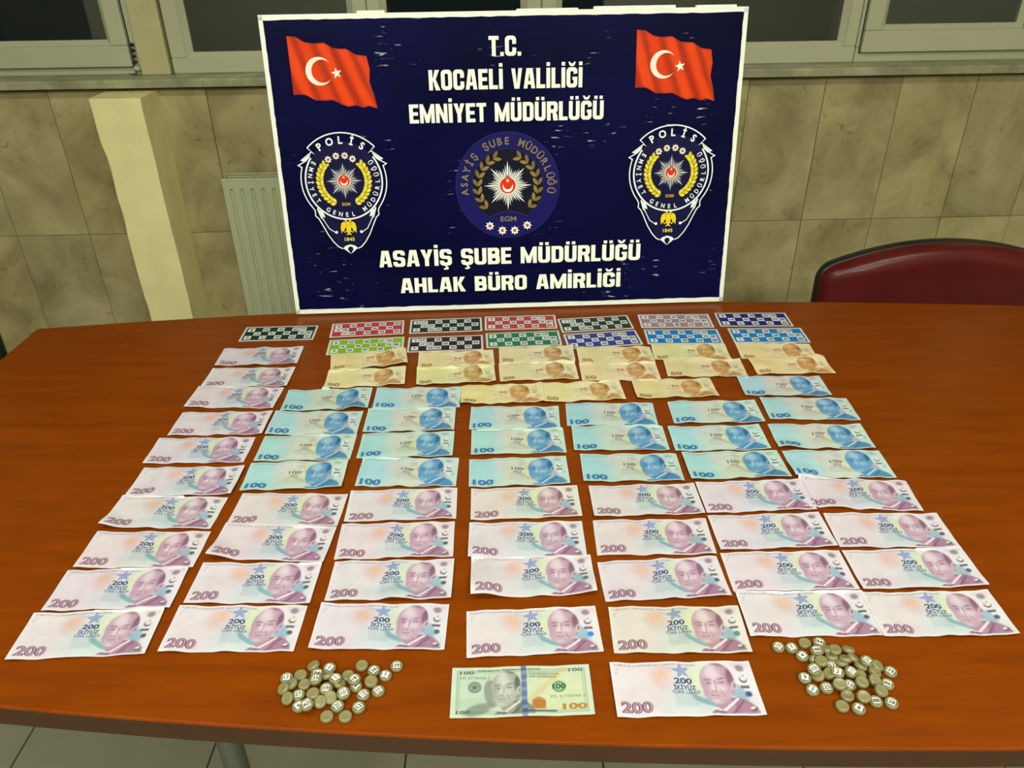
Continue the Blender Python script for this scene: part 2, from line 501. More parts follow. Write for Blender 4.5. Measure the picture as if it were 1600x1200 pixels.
# remaining room shell
fl = empty('floor', (0, 0, FLOOR)); tag(fl, kind='structure')
box_obj('floor_bed', (-3.5, 3.5, -2.7, 3.0, -0.12, -0.006), M['floorgrout'], fl)
FT = 0.407
ft = None
for i in range(-9, 9):
    for j in range(-7, 8):
        x0, y0 = -0.231 + i * FT, 0.05 + j * FT
        if ft is None:
            bm = bmesh.new(); bbox(bm, 0.0018, FT - 0.0018, 0.0018, FT - 0.0018, -0.007, 0, bev=0.001)
            ft = bm_obj('floor_tile', bm, M['floor'], fl, loc=(x0, y0, 0))
        else:
            place(bpy.data.objects.new('floor_tile', ft.data), fl, (x0, y0, 0))
tag(box_obj('ceiling', (-3.5, 3.5, -2.7, 3.0, CEIL, CEIL + 0.1), M['ceiling']), kind='structure')
tag(box_obj('wall_left', (-3.45, -3.35, -2.7, 3.0, FLOOR, CEIL), M['paint']), kind='structure')
tag(box_obj('wall_right', (3.35, 3.45, -2.7, 3.0, FLOOR, CEIL), M['paint']), kind='structure')
tag(box_obj('wall_front', (-3.5, 3.5, -2.72, -2.62, FLOOR, CEIL), M['paint']), kind='structure')

# ceiling lights
for i, (lx, ly, k) in enumerate(LAMPS):
    r = empty('ceiling_light', (lx, ly, CEIL))
    tag(r, 'long white fluorescent ceiling light between the table and the windows' if ly > 0.0 else 'long white fluorescent ceiling light on the side away from the windows', 'light', 'ceiling lights')
    box_obj('housing', (-0.65, 0.65, -0.16, 0.16, -0.035, 0), M['ceiling'], r, bev=0.004)
    box_obj('diffuser', (-0.62, 0.62, -0.13, 0.13, -0.05, -0.035), M['lamp'], r, bev=0.004)
    ld = bpy.data.lights.new('tube_light', 'AREA'); ld.shape = 'RECTANGLE'; ld.size = 1.2; ld.size_y = 0.24
    ld.energy = LAMP_WATTS * k; ld.color = LAMP_COLOR
    place(bpy.data.objects.new('tube_light', ld), r, (0, 0, -0.056))

# unseen dark cabinets mirrored in the panes; side wall pair added to darken reflections
for i, (cxx, cyy, crz) in enumerate(((-3.13, 0.9, -PI / 2), (-0.3, -2.40, 0), (0.95, -2.40, 0), (-3.13, -0.35, -PI / 2))):
    r = empty('offscreen_cabinet', (cxx, cyy, FLOOR), (0, 0, crz))
    tag(r, ('dark wooden two door cabinet standing at the side wall', 'tall dark wooden two door cabinet facing the windows', 'low dark wooden two door cabinet facing the windows', 'dark wooden two door cabinet standing at the side wall')[i], 'cabinet', 'dark cabinets along the walls')
    box_obj('cabinet_body', (-0.6, 0.6, -0.2, 0.2, 0, 1.9 if i != 2 else 0.8), M['darkwood'], r, bev=0.004)
    for s in (-1, 1):
        d = box_obj('cabinet_door', (0.004 if s > 0 else -0.59, 0.59 if s > 0 else -0.004, 0.2, 0.22, 0.08, (1.87 if i != 2 else 0.77)), M['darkwood'], r, bev=0.003)
        box_obj('handle', (s * 0.05 - 0.008, s * 0.05 + 0.008, 0.22, 0.245, 0.5, 0.62), M['steel'], d, bev=0.003)

# ================================================================ RADIATOR
rad = empty('panel_radiator', (0, DWALL, 0), wall_rot)
tag(rad, 'pale green white ribbed panel radiator under the window beside the boxed pipe column', 'radiator')
RX0, RX1, RZ0, RZ1 = -0.936, 0.16, -0.557, 0.043
YF = -0.12
PITCH = 0.0343
prof = [(RX0, 0.02), (RX0, 0.003), (RX0 + 0.003, 0.0)]
x = RX0 + 0.022
while x < RX1 - 0.03:
    prof += [(x, 0.0), (x + 0.003, 0.0055), (x + 0.008, 0.0055), (x + 0.0125, 0.0)]
    x += PITCH
prof += [(RX1 - 0.003, 0.0), (RX1, 0.003), (RX1, 0.02)]
zs = [(RZ0, 0, .004), (RZ0 + .004, 0, 0), (RZ0 + .028, 0, 0), (RZ0 + .036, 1, 0), (RZ1 - .040, 1, 0), (RZ1 - .032, 0, 0), (RZ1 - .003, 0, 0), (RZ1, 0, .003)]
verts, faces = [], []
for z, k, dy in zs:
    for (px, d) in prof:
        dd = d if (d in (0.02, 0.003)) else d * k
        verts.append((px, YF + dd + dy, z))
n = len(prof)
for a in range(len(zs) - 1):
    for i in range(n - 1):
        faces.append((a * n + i, a * n + i + 1, (a + 1) * n + i + 1, (a + 1) * n + i))
mesh_obj('front_panel', verts, faces, M['radiator'], rad)
box_obj('rear_panel', (RX0 + .004, RX1 - .004, YF + 0.075, YF + 0.085, RZ0, RZ1 - .004), M['radiator'], rad, bev=0.003)
box_obj('convector_fins', (RX0 + .02, RX1 - .02, YF + 0.02, YF + 0.074, RZ0 + .03, RZ1 - .014), M['slot'], rad)
for s, xx in (('l', RX0 + .002), ('r', RX1 - .006)):
    box_obj('side_cover', (xx, xx + 0.004, YF + 0.01, YF + 0.078, RZ0 + .01, RZ1 - .004), M['radiator'], rad, bev=0.001)
gr = empty('top_grille', (0, 0, 0), parent=rad)
bm = bmesh.new()
bbox(bm, RX0 + .01, RX1 - .01, YF + .004, YF + .012, RZ1 - .008, RZ1 - .002, bev=.001)
bbox(bm, RX0 + .01, RX1 - .01, YF + .070, YF + .078, RZ1 - .008, RZ1 - .002, bev=.001)
bbox(bm, RX0 + .01, RX1 - .01, YF + .038, YF + .043, RZ1 - .008, RZ1 - .002, bev=.001)
bm_obj('grille_rail', bm, M['radiator'], gr)
sl = None
xx = RX0 + .016
while xx < RX1 - .02:
    if sl is None:
        bm = bmesh.new(); bbox(bm, 0, .0032, YF + .012, YF + .070, RZ1 - .008, RZ1 - .003)
        sl = bm_obj('slat', bm, M['radiator'], gr, loc=(xx, 0, 0))
    else:
        place(bpy.data.objects.new('slat', sl.data), gr, (xx, 0, 0))
    xx += 0.0085
for xx in (RX0 + .15, RX1 - .15):
    box_obj('wall_bracket', (xx - .02, xx + .02, YF + .085, 0.0, RZ1 - .15, RZ1 - .1), M['steel'], rad)
    box_obj('wall_bracket', (xx - .02, xx + .02, YF + .085, 0.0, RZ0 + .1, RZ0 + .15), M['steel'], rad)

# ================================================================ TABLE
TCX, TYAW, HL = 0.395, -0.0176, 1.415
table = empty('conference_table', (TCX, 0, FLOOR)); tag(table, 'cherry wood boat shaped conference table with curved long sides', 'table')
def back_y(x): return 1.6015 - 0.0583 * x * x + 0.0285 * x
def front_y(x): return 0.5115 + 0.0527 * x * x - 0.0592 * x
N_ = 64
xl, xr = TCX - HL - 0.0, TCX + HL
outline = [(xl + (xr - xl) * i / N_, front_y(xl + (xr - xl) * i / N_)) for i in range(N_ + 1)]
outline += [(xr - (xr - xl) * i / N_, back_y(xr - (xr - xl) * i / N_)) for i in range(N_ + 1)]
def inset(o, d):
    P = [Vector(p) for p in o]; out = []
    m = len(P)
    for i in range(m):
        e0 = (P[i] - P[i - 1]).normalized(); e1 = (P[(i + 1) % m] - P[i]).normalized()
        n0 = Vector((-e0.y, e0.x)); n1 = Vector((-e1.y, e1.x)); q = (n0 + n1); q = q / max(q.dot(n0), 0.2)
        out.append(tuple(P[i] + q * d))
    return out
zt0 = -FLOOR
bm = bmesh.new()
layers = [(inset(outline, 0.0022), zt0), (inset(outline, 0.0007), zt0 - 0.0007), (outline, zt0 - 0.0022), (outline, zt0 - 0.0035)]
rr = [[bm.verts.new((p[0] - TCX, p[1], z)) for p in o] for o, z in layers]
bm.faces.new(rr[0])
for a, b in zip(rr, rr[1:]):
    for i in range(len(a)): bm.faces.new((a[i], b[i], b[(i + 1) % len(a)], a[(i + 1) % len(a)]))
bm_obj('table_top', bm, M['wood'], table)
bm = bmesh.new()
layers = [(outline, zt0 - 0.0035), (outline, zt0 - 0.030), (inset(outline, 0.002), zt0 - 0.032)]
rr = [[bm.verts.new((p[0] - TCX, p[1], z)) for p in o] for o, z in layers]
for a, b in zip(rr, rr[1:]):
    for i in range(len(a)): bm.faces.new((a[i], b[i], b[(i + 1) % len(a)], a[(i + 1) % len(a)]))
bm.faces.new(rr[-1])
bm_obj('edge_band', bm, M['edge'], table)
for lx, ly in ((-0.815, 0.72), (0.815, 0.72), (-0.815, 1.36), (0.815, 1.36)):
    bm = bmesh.new(); lathe(bm, [(0, 0), (0.026, 0), (0.026, 0.02), (0.0175, 0.022), (0.0175, 0.700), (0.045, 0.703), (0.045, 0.718), (0, 0.718)], 28)
    bm_obj('leg', bm, M['steel'], table, smooth=False, loc=(lx, ly, 0))
box_obj('apron', (-0.72, 0.72, 1.03, 1.06, 0.50, 0.718), M['edge'], table, bev=.003)
for lx in (-0.815, 0.815): box_obj('cross_rail', (lx - .02, lx + .02, 0.74, 1.34, 0.68, 0.712), M['steel'], table, bev=.003)

# ================================================================ CHAIRS
def arch(hw, top, bot, sag=0.064, rc=0.045, n=26):
    """outline of the chair back in x,z seen from the front, clockwise from bottom left"""
    pts = [(-hw * 0.985, bot)]
    zc = top - sag
    for k in range(9):
        a = PI - k / 8 * (PI / 2 - 0.36)
        pts.append((-hw + rc + rc * math.cos(a), zc - 0.028 + rc * math.sin(a)))
    x0, z0 = pts[-1]
    for k in range(1, n):
        t = -1 + 2 * k / n
        x = x0 * -t
        pts.append((x, top - (top - z0) * (x / x0) ** 2))
    L = [p for p in pts]
    return L + [(-x, z) for x, z in pts[9:0:-1]] + [(hw * 0.985, bot)]
def make_chair(label, loc, rz, mat):
    r = empty('conference_chair', loc, (0, 0, rz)); tag(r, label, 'chair')
    H = -FLOOR
    o = arch(0.298, H + 0.084, 0.45)
    cx = sum(p[0] for p in o) / len(o); cz = sum(p[1] for p in o) / len(o)
    m = len(o)
    def scaled(k): return [(cx + (p[0] - cx) * k, cz + (p[1] - cz) * k) for p in o]
    # cushion: rings growing out towards the sitter (-y)
    verts, faces = [], []
    lv = [(0.982, 0.020), (0.986, -0.006), (0.972, -0.018), (0.93, -0.028), (0.86, -0.036), (0.7, -0.042), (0.4, -0.044)]
    for k, y in lv: verts += [(p[0], y + 0.10 * ((p[0]) ** 2) * -1.0, p[1]) for p in scaled(k)]
    for a in range(len(lv) - 1):
        for i in range(m): faces.append((a * m + i, a * m + (i + 1) % m, (a + 1) * m + (i + 1) % m, (a + 1) * m + i))
    faces.append(tuple(range((len(lv) - 1) * m, len(lv) * m)))
    mesh_obj('back_cushion', verts, faces, mat, r, smooth=True)
    verts, faces = [], []
    lv = [(0.90, 0.004), (0.988, 0.002), (1.0, 0.008), (1.0, 0.022), (0.985, 0.030), (0.8, 0.034)]
    for k, y in lv: verts += [(p[0], y + 0.10 * ((p[0]) ** 2) * -1.0, p[1]) for p in scaled(k)]
    for a in range(len(lv) - 1):
        for i in range(m): faces.append((a * m + i, a * m + (i + 1) % m, (a + 1) * m + (i + 1) % m, (a + 1) * m + i))
    faces.append(tuple(range((len(lv) - 1) * m, len(lv) * m)))
    mesh_obj('back_shell', verts, faces, M['black'], r, smooth=True)
    box_obj('seat', (-0.24, 0.24, -0.50, -0.02, 0.40, 0.48), mat, r, bev=0.03, seg=3)
    box_obj('seat_pan', (-0.22, 0.22, -0.48, -0.03, 0.375, 0.402), M['black'], r, bev=0.005)
    for s in (-1, 1):
        bm = bmesh.new(); tube(bm, [(s * 0.2, 0.030, 0.62), (s * 0.2, 0.034, 0.45), (s * 0.205, 0.02, 0.38), (s * 0.22, 0.06, 0.0)], 0.012)
        bm_obj('leg', bm, M['black'], r, smooth=True)
        bm = bmesh.new(); tube(bm, [(s * 0.2, -0.44, 0.38), (s * 0.22, -0.48, 0.0)], 0.012)
        bm_obj('leg', bm, M['black'], r, smooth=True)
    return r
make_chair('maroon leatherette chair with rounded back and black rim behind the table', (1.033, 1.735, FLOOR), 0.0, M['leather'])
make_chair('black framed chair at the end of the table beside the tiled wall', (-1.395, 1.49, FLOOR), 0.0, M['black'])

# ================================================================ SIGN BOARD
BW, BH, BT = 0.947, 0.5951, 0.010
LEAN, BYAW = 0.1344, 0.0406
board = empty('sign_board', (0.0013, 1.5774, 0.0042), (-LEAN, 0, BYAW))
tag(board, 'navy police sign board with white trim, flags and crests standing on the table', 'sign')
def onb(x, z, layer): return (x, -0.0004 - 0.00022 * layer, z)
box_obj('panel', (-BW / 2 + .004, BW / 2 - .004, 0.0, BT, 0.004, BH - .004), M['board'], board)
rb = random.Random(11)
def trim_piece(name, a, b, horizontal, w):
    """taped white edge with a slightly ragged inner line"""
    verts, faces = [], []
    n = 60
    for k in range(n + 1):
        t = a + (b - a) * k / n
        wi = w + rb.uniform(-.0007, .0007)
        for (d, y) in ((0, BT + .001), (0, -.0012), (wi, -.0012), (wi, 0.0), ):
            verts.append((t, y, d) if horizontal else (d, y, t))
    for k in range(n):
        for i in range(3):
            faces.append((k * 4 + i, (k + 1) * 4 + i, (k + 1) * 4 + i + 1, k * 4 + i + 1))
    faces += [(0, 1, 2, 3), (n * 4, n * 4 + 3, n * 4 + 2, n * 4 + 1)]
    return mesh_obj(name, verts, faces, M['tape'], board)
trim_piece('bottom_trim', -BW / 2, BW / 2, True, 0.0095)
o = trim_piece('top_trim', -BW / 2, BW / 2, True, 0.0095); o.scale.z = -1; o.location.z = BH
o = trim_piece('side_trim', 0, BH, False, 0.0085); o.location.x = -BW / 2
o = trim_piece('side_trim', 0, BH, False, 0.0085); o.scale.x = -1; o.location.x = BW / 2
for (xa, xb, hh) in ((-.286, -.232, .0045), (.02, .14, .003), (.17, .33, .005), (.37, .45, .004)):   # loose tape ends along the top
    box_obj('tape_scrap', (xa, xb, -.0014, BT, BH - .003, BH + hh), M['tape'], board, bev=.001)
WHITE = (236, 242, 226)
def rloop(x0, y0, x1, y1, r, n=8):
    """rounded rectangle, counter-clockwise from the right of the bottom edge"""
    P = []
    for cx, cy, a in ((x1 - r, y0 + r, -90), (x1 - r, y1 - r, 0), (x0 + r, y1 - r, 90), (x0 + r, y0 + r, 180)):
        P += [(cx + r * math.cos(math.radians(a + 90 * k / n)), cy + r * math.sin(math.radians(a + 90 * k / n))) for k in range(n + 1)]
        # points along the following straight side keep both loops in step
        nxt = {-90: (x1, y1 - r), 0: (x0 + r, y1), 90: (x0, y0 + r), 180: (x1 - r, y0)}[a]
        q = P[-1]; P += [(q[0] + (nxt[0] - q[0]) * k / 12, q[1] + (nxt[1] - q[1]) * k / 12) for k in range(1, 12)]
    return P
def glyph(ch):
    """heavy condensed capital: (polygons, width), cap height 1"""
    SV, SH, W = .215, .19, .62
    P = []
    class Pile(list):
        n = 0
        def append(self, q): self.n += 1; list.append(self, (q, self.n))
    P = Pile()
    def rect(x0, y0, x1, y1): P.append([(x0, y0), (x1, y0), (x1, y1), (x0, y1)])
    def ring(x0, y0, x1, y1, r=.2, ri=.07, keep=lambda x, y: True):
        a = rloop(x0, y0, x1, y1, r); b = rloop(x0 + SV, y0 + SH, x1 - SV, y1 - SH, min(ri, (y1 - y0 - 2 * SH) / 2.2, (x1 - x0 - 2 * SV) / 2.2))
        m = len(a); P.n += 1
        for i in range(m):
            q = [a[i], a[(i + 1) % m], b[(i + 1) % m], b[i]]
            if keep(sum(p[0] for p in q) / 4, sum(p[1] for p in q) / 4): list.append(P, (q, P.n))
    base = {'İ': 'I', 'Ş': 'S', 'Ü': 'U', 'Ğ': 'G'}.get(ch, ch)
    w = W
    if base == 'I': w = SV; rect(0, 0, w, 1)
    elif base == '.': w = .2; rect(0, 0, .2, .2)
    elif base == 'T': w = .56; rect(0, 1 - SH, w, 1); rect(w / 2 - SV / 2, 0, w / 2 + SV / 2, 1 - SH)
    elif base == 'L': w = .5; rect(0, 0, SV, 1); rect(SV, 0, w, SH)
    elif base == 'E': w = .53; rect(0, 0, SV, 1); rect(SV, 0, w, SH); rect(SV, 1 - SH, w, 1); rect(SV, .41, w - .04, .59)
    elif base == 'H': rect(0, 0, SV, 1); rect(w - SV, 0, w, 1); rect(SV, .41, w - SV, .6)
    elif base == 'O': ring(0, 0, w, 1)
    elif base == 'C': ring(0, 0, w, 1, keep=lambda x, y: not (x > .35 and .40 < y < .61))
    elif base == 'G':
        ring(0, 0, w, 1, keep=lambda x, y: not (x > .35 and .52 < y < .66)); rect(.34, .38, w, .53)
    elif base == 'U':
        ring(0, 0, w, 1, keep=lambda x, y: y < .5); rect(0, .47, SV, 1); rect(w - SV, .47, w, 1)
    elif base == 'D': ring(0, 0, w, 1, r=.22); rect(0, 0, SV, 1); rect(SV * .5, 0, .26, SH); rect(SV * .5, 1 - SH, .26, 1)
    elif base == 'B':
        ring(0, 0, w, .57, r=.17); ring(0, .43, w - .02, 1, r=.17); rect(0, 0, SV, 1)
    elif base == 'R':
        ring(0, .40, w, 1, r=.18); rect(0, 0, SV, 1); P.append([(w - .25, 0), (w + .01, 0), (w - .03, .3), (w - .12, .45), (w - .3, .45)])
    elif base == 'S':
        ring(0, .41, w, 1, r=.19, keep=lambda x, y: not (x > .36 and y < .69)); ring(0, 0, w, .59, r=.19, keep=lambda x, y: not (x < .26 and y > .31))
    elif base == 'A':
        w = .66; P.append([(0, 0), (SV, 0), (w / 2 + .01, .86), (w / 2 + .01, 1), (.17, 1)]); P.append([(w - SV, 0), (w, 0), (w - .14, 1), (w / 2 - .01, 1), (w / 2 - .01, .86)]); rect(.15, .2, w - .15, .37)
    elif base == 'V': P.append([(0, 1), (SV, 1), (w / 2, .25), (w / 2, 0), (.17, 0)]); P.append([(w, 1), (w - SV, 1), (w / 2, .25), (w / 2, 0), (w - .17, 0)])
    elif base == 'Y': P.append([(0, 1), (SV + .01, 1), (w / 2, .66), (w / 2 + .1, .45), (w / 2 - .1, .40)]); P.append([(w, 1), (w - SV - .01, 1), (w / 2, .66), (w / 2 - .1, .45), (w / 2 + .1, .40)]); rect(w / 2 - SV / 2, 0, w / 2 + SV / 2, .5)
    elif base == 'K': rect(0, 0, SV, 1); P.append([(SV - .02, .42), (w - .26, 1), (w - .01, 1), (SV + .16, .5)]); P.append([(SV - .01, .62), (w - .25, 0), (w + .02, 0), (SV + .15, .60)])
    elif base == 'M':
        w = .84; rect(0, 0, .2, 1); rect(w - .2, 0, w, 1); P.append([(.19, 1), (w / 2, .42), (w / 2, .02), (w / 2 - .1, .02), (.12, .9)]); P.append([(w - .19, 1), (w / 2, .42), (w / 2, .02), (w / 2 + .1, .02), (w - .12, .9)])
    elif base == 'N': w = .66; rect(0, 0, .2, 1); rect(w - .2, 0, w, 1); P.append([(.02, 1), (.22, 1), (w - .02, 0), (w - .22, 0)])
    if ch == 'İ': rect(.01, 1.09, w - .01, 1.27)
    if ch == 'Ü': rect(.07, 1.08, .25, 1.25); rect(w - .25, 1.08, w - .07, 1.25)
    if ch == 'Ğ': P.append([(.1, 1.27), (.2, 1.27), (.25, 1.19), (.37, 1.19), (.42, 1.27), (.52, 1.27), (.45, 1.10), (.38, 1.06), (.24, 1.06), (.17, 1.10)])
    if ch == 'Ş': P.append([(w / 2 - .07, 0), (w / 2 + .07, 0), (w / 2 + .05, -.07), (w / 2 + .13, -.12), (w / 2 + .12, -.22), (w / 2, -.26), (w / 2 - .13, -.24), (w / 2 - .13, -.17), (w / 2 - .02, -.16), (w / 2 - .02, -.1)])
    return P, w
def block_text(s, x0, x1, z0, h, color, layer, gap=.075, space=.34):
    out = [Art()]       # one print for each word
    tot = sum(space if c == ' ' else glyph(c)[1] for c in s) + gap * (len(s) - 1)
    k = (x1 - x0) / tot; x = 0
    for c in s:
        if c == ' ': x += space + gap; out.append(Art()); continue
        P, w = glyph(c)
        for poly, g in P: out[-1].poly([(x0 + (x + p[0]) * k, z0 + p[1] * h) for p in poly], color, layer + 0.5 * g)
        x += w + gap
    return out
for s, x0, x1, z0, h in (('T.C.', -0.0350, 0.0285, 0.5148, 0.0362), ('KOCAELİ VALİLİĞİ', -0.1553, 0.1500, 0.4542, 0.0375),
                         ('EMNİYET MÜDÜRLÜĞÜ', -0.1980, 0.1942, 0.3925, 0.0362), ('ASAYİŞ ŞUBE MÜDÜRLÜĞÜ', -0.2832, 0.2822, 0.0992, 0.0358),
                         ('AHLAK BÜRO AMİRLİĞİ', -0.2416, 0.2408, 0.0404, 0.0330)):
    for A in block_text(s, x0, x1, z0, h, WHITE, 1): A.build('lettering', M['vinyl'], board, onb)

# flags
def flag(fx):
    root = empty('flag_print', (fx, 0, 0), parent=board)
    top = [(-.083, .5575), (-.066, .556), (-.050, .546), (-.032, .5435), (-.013, .5445), (.0034, .535), (.018, .533), (.029, .533), (.047, .522), (.067, .5195)]
    bot = [(-.082, .451), (-.062, .4515), (-.052, .447), (-.040, .440), (-.022, .4395), (-.006, .440), (.012, .431), (.0236, .427), (.038, .4295), (.053, .4245), (.064, .428), (.081, .4226)]
    right = [(0.0, 0), (.0025, .25), (-.003, .5), (.004, .75), (0.0, 1)]
    def interp(P, t):
        X = [p[0] for p in P]; x = X[0] + (X[-1] - X[0]) * t
        return x, float(np.interp(x, X, [p[1] for p in P]))
    nu, nv = 60, 24
    V, C, F = [], [], []
    for j in range(nv + 1):
        v = j / nv
        for i in range(nu + 1):
            u = i / nu
            tx, tz = interp(top, u); bx, bz = interp(bot, u)
            x = bx + (tx - bx) * v; z = bz + (tz - bz) * v
            x += u ** 6 * float(np.interp(v, [0, .25, .5, .75, 1], [0, -.001, -.005, .001, 0]))
            V.append((x, -0.0005, z))
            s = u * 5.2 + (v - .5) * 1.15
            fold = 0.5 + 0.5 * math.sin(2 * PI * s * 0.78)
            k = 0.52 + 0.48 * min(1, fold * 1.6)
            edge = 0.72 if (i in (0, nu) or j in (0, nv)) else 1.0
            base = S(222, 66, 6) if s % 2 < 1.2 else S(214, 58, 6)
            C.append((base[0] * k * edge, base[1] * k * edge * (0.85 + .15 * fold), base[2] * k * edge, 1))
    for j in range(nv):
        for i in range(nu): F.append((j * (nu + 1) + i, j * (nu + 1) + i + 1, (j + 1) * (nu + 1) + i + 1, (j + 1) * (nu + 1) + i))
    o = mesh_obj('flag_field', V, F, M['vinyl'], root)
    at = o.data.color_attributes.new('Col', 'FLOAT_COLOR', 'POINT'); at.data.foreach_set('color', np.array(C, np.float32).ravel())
    A = Art()
    # crescent: outer circle minus shifted inner circle
    cx, cz, R, r2, sh = -.0275, .4935, .0262, .0212, .0065
    a0 = math.acos((R * R + sh * sh - r2 * r2) / (2 * R * sh)); b0 = math.acos((R * R - sh * sh - r2 * r2) / (2 * r2 * sh))
    n = 30
    po = [(cx + R * math.cos(a0 + (2 * PI - 2 * a0) * i / n), cz + R * math.sin(a0 + (2 * PI - 2 * a0) * i / n)) for i in range(n + 1)]
    pi_ = [(cx + sh + r2 * math.cos(b0 + (2 * PI - 2 * b0) * i / n), cz + r2 * math.sin(b0 + (2 * PI - 2 * b0) * i / n)) for i in range(n + 1)]
    A.band(po, pi_, (228, 224, 206), 3)
    A.build('crescent', M['vinyl'], root, onb)
    A = Art(); A.star(.0062, .4895, .0108, .0043, 5, (236, 232, 216), 3, rot=100)
    A.build('star', M['vinyl'], root, onb)
flag(-.341); flag(.339)

def star8(A, x, z, r, layer, c=(238, 228, 220), core=(150, 96, 70)):
    A.star(x, z, r, r * .62, 8, c, layer); A.disc(x, z, r * .36, core, layer + 1, 14)
def sunburst(A, x, z, R, layer, silver, gap, red_r):
    # eight long points made of narrow rays
    n = 48
    for k in range(n):
        a = 2 * PI * k / n + PI / 2
        m = abs((k % 6) - 0) if k % 6 <= 3 else 6 - (k % 6)
        rr = R * (1.0, 0.84, 0.72, 0.66)[m]
        w = 2 * PI / n * 0.45
        A.poly([(x + R * .20 * math.cos(a - w), z + R * .20 * math.sin(a - w)), (x + rr * .72 * math.cos(a - w * .8), z + rr * .72 * math.sin(a - w * .8)), (x + rr * math.cos(a), z + rr * math.sin(a)),
                (x + rr * .72 * math.cos(a + w * .8), z + rr * .72 * math.sin(a + w * .8)), (x + R * .20 * math.cos(a + w), z + R * .20 * math.sin(a + w))], silver if k % 2 == 0 else gap, layer)
    A.disc(x, z, red_r * 1.12, (238, 226, 214), layer + 1)
    A.disc(x, z, red_r, (206, 52, 30), layer + 2)
    A.disc(x, z + red_r * .92, red_r * .34, (206, 52, 30), layer + 1, 16)
    A.disc(x, z - red_r * .16, red_r * .66, (240, 228, 214), layer + 3)
    A.disc(x, z + red_r * .10, red_r * .56, (206, 52, 30), layer + 4)
    A.star(x, z + red_r * .62, red_r * .26, red_r * .1, 5, (240, 228, 214), layer + 5)
def leaf(A, x, z, ang, L, W, c, layer):
    ca, sa = math.cos(ang), math.sin(ang)
    pts = []
    for t, w in ((0, 0), (.3, .8), (.55, 1), (.8, .65), (1, 0), (.8, -.65), (.55, -1), (.3, -.8)):
        px, pz = t * L, w * W / 2
        pts.append((x + px * ca - pz * sa, z + px * sa + pz * ca))
    A.poly(pts, c, layer)

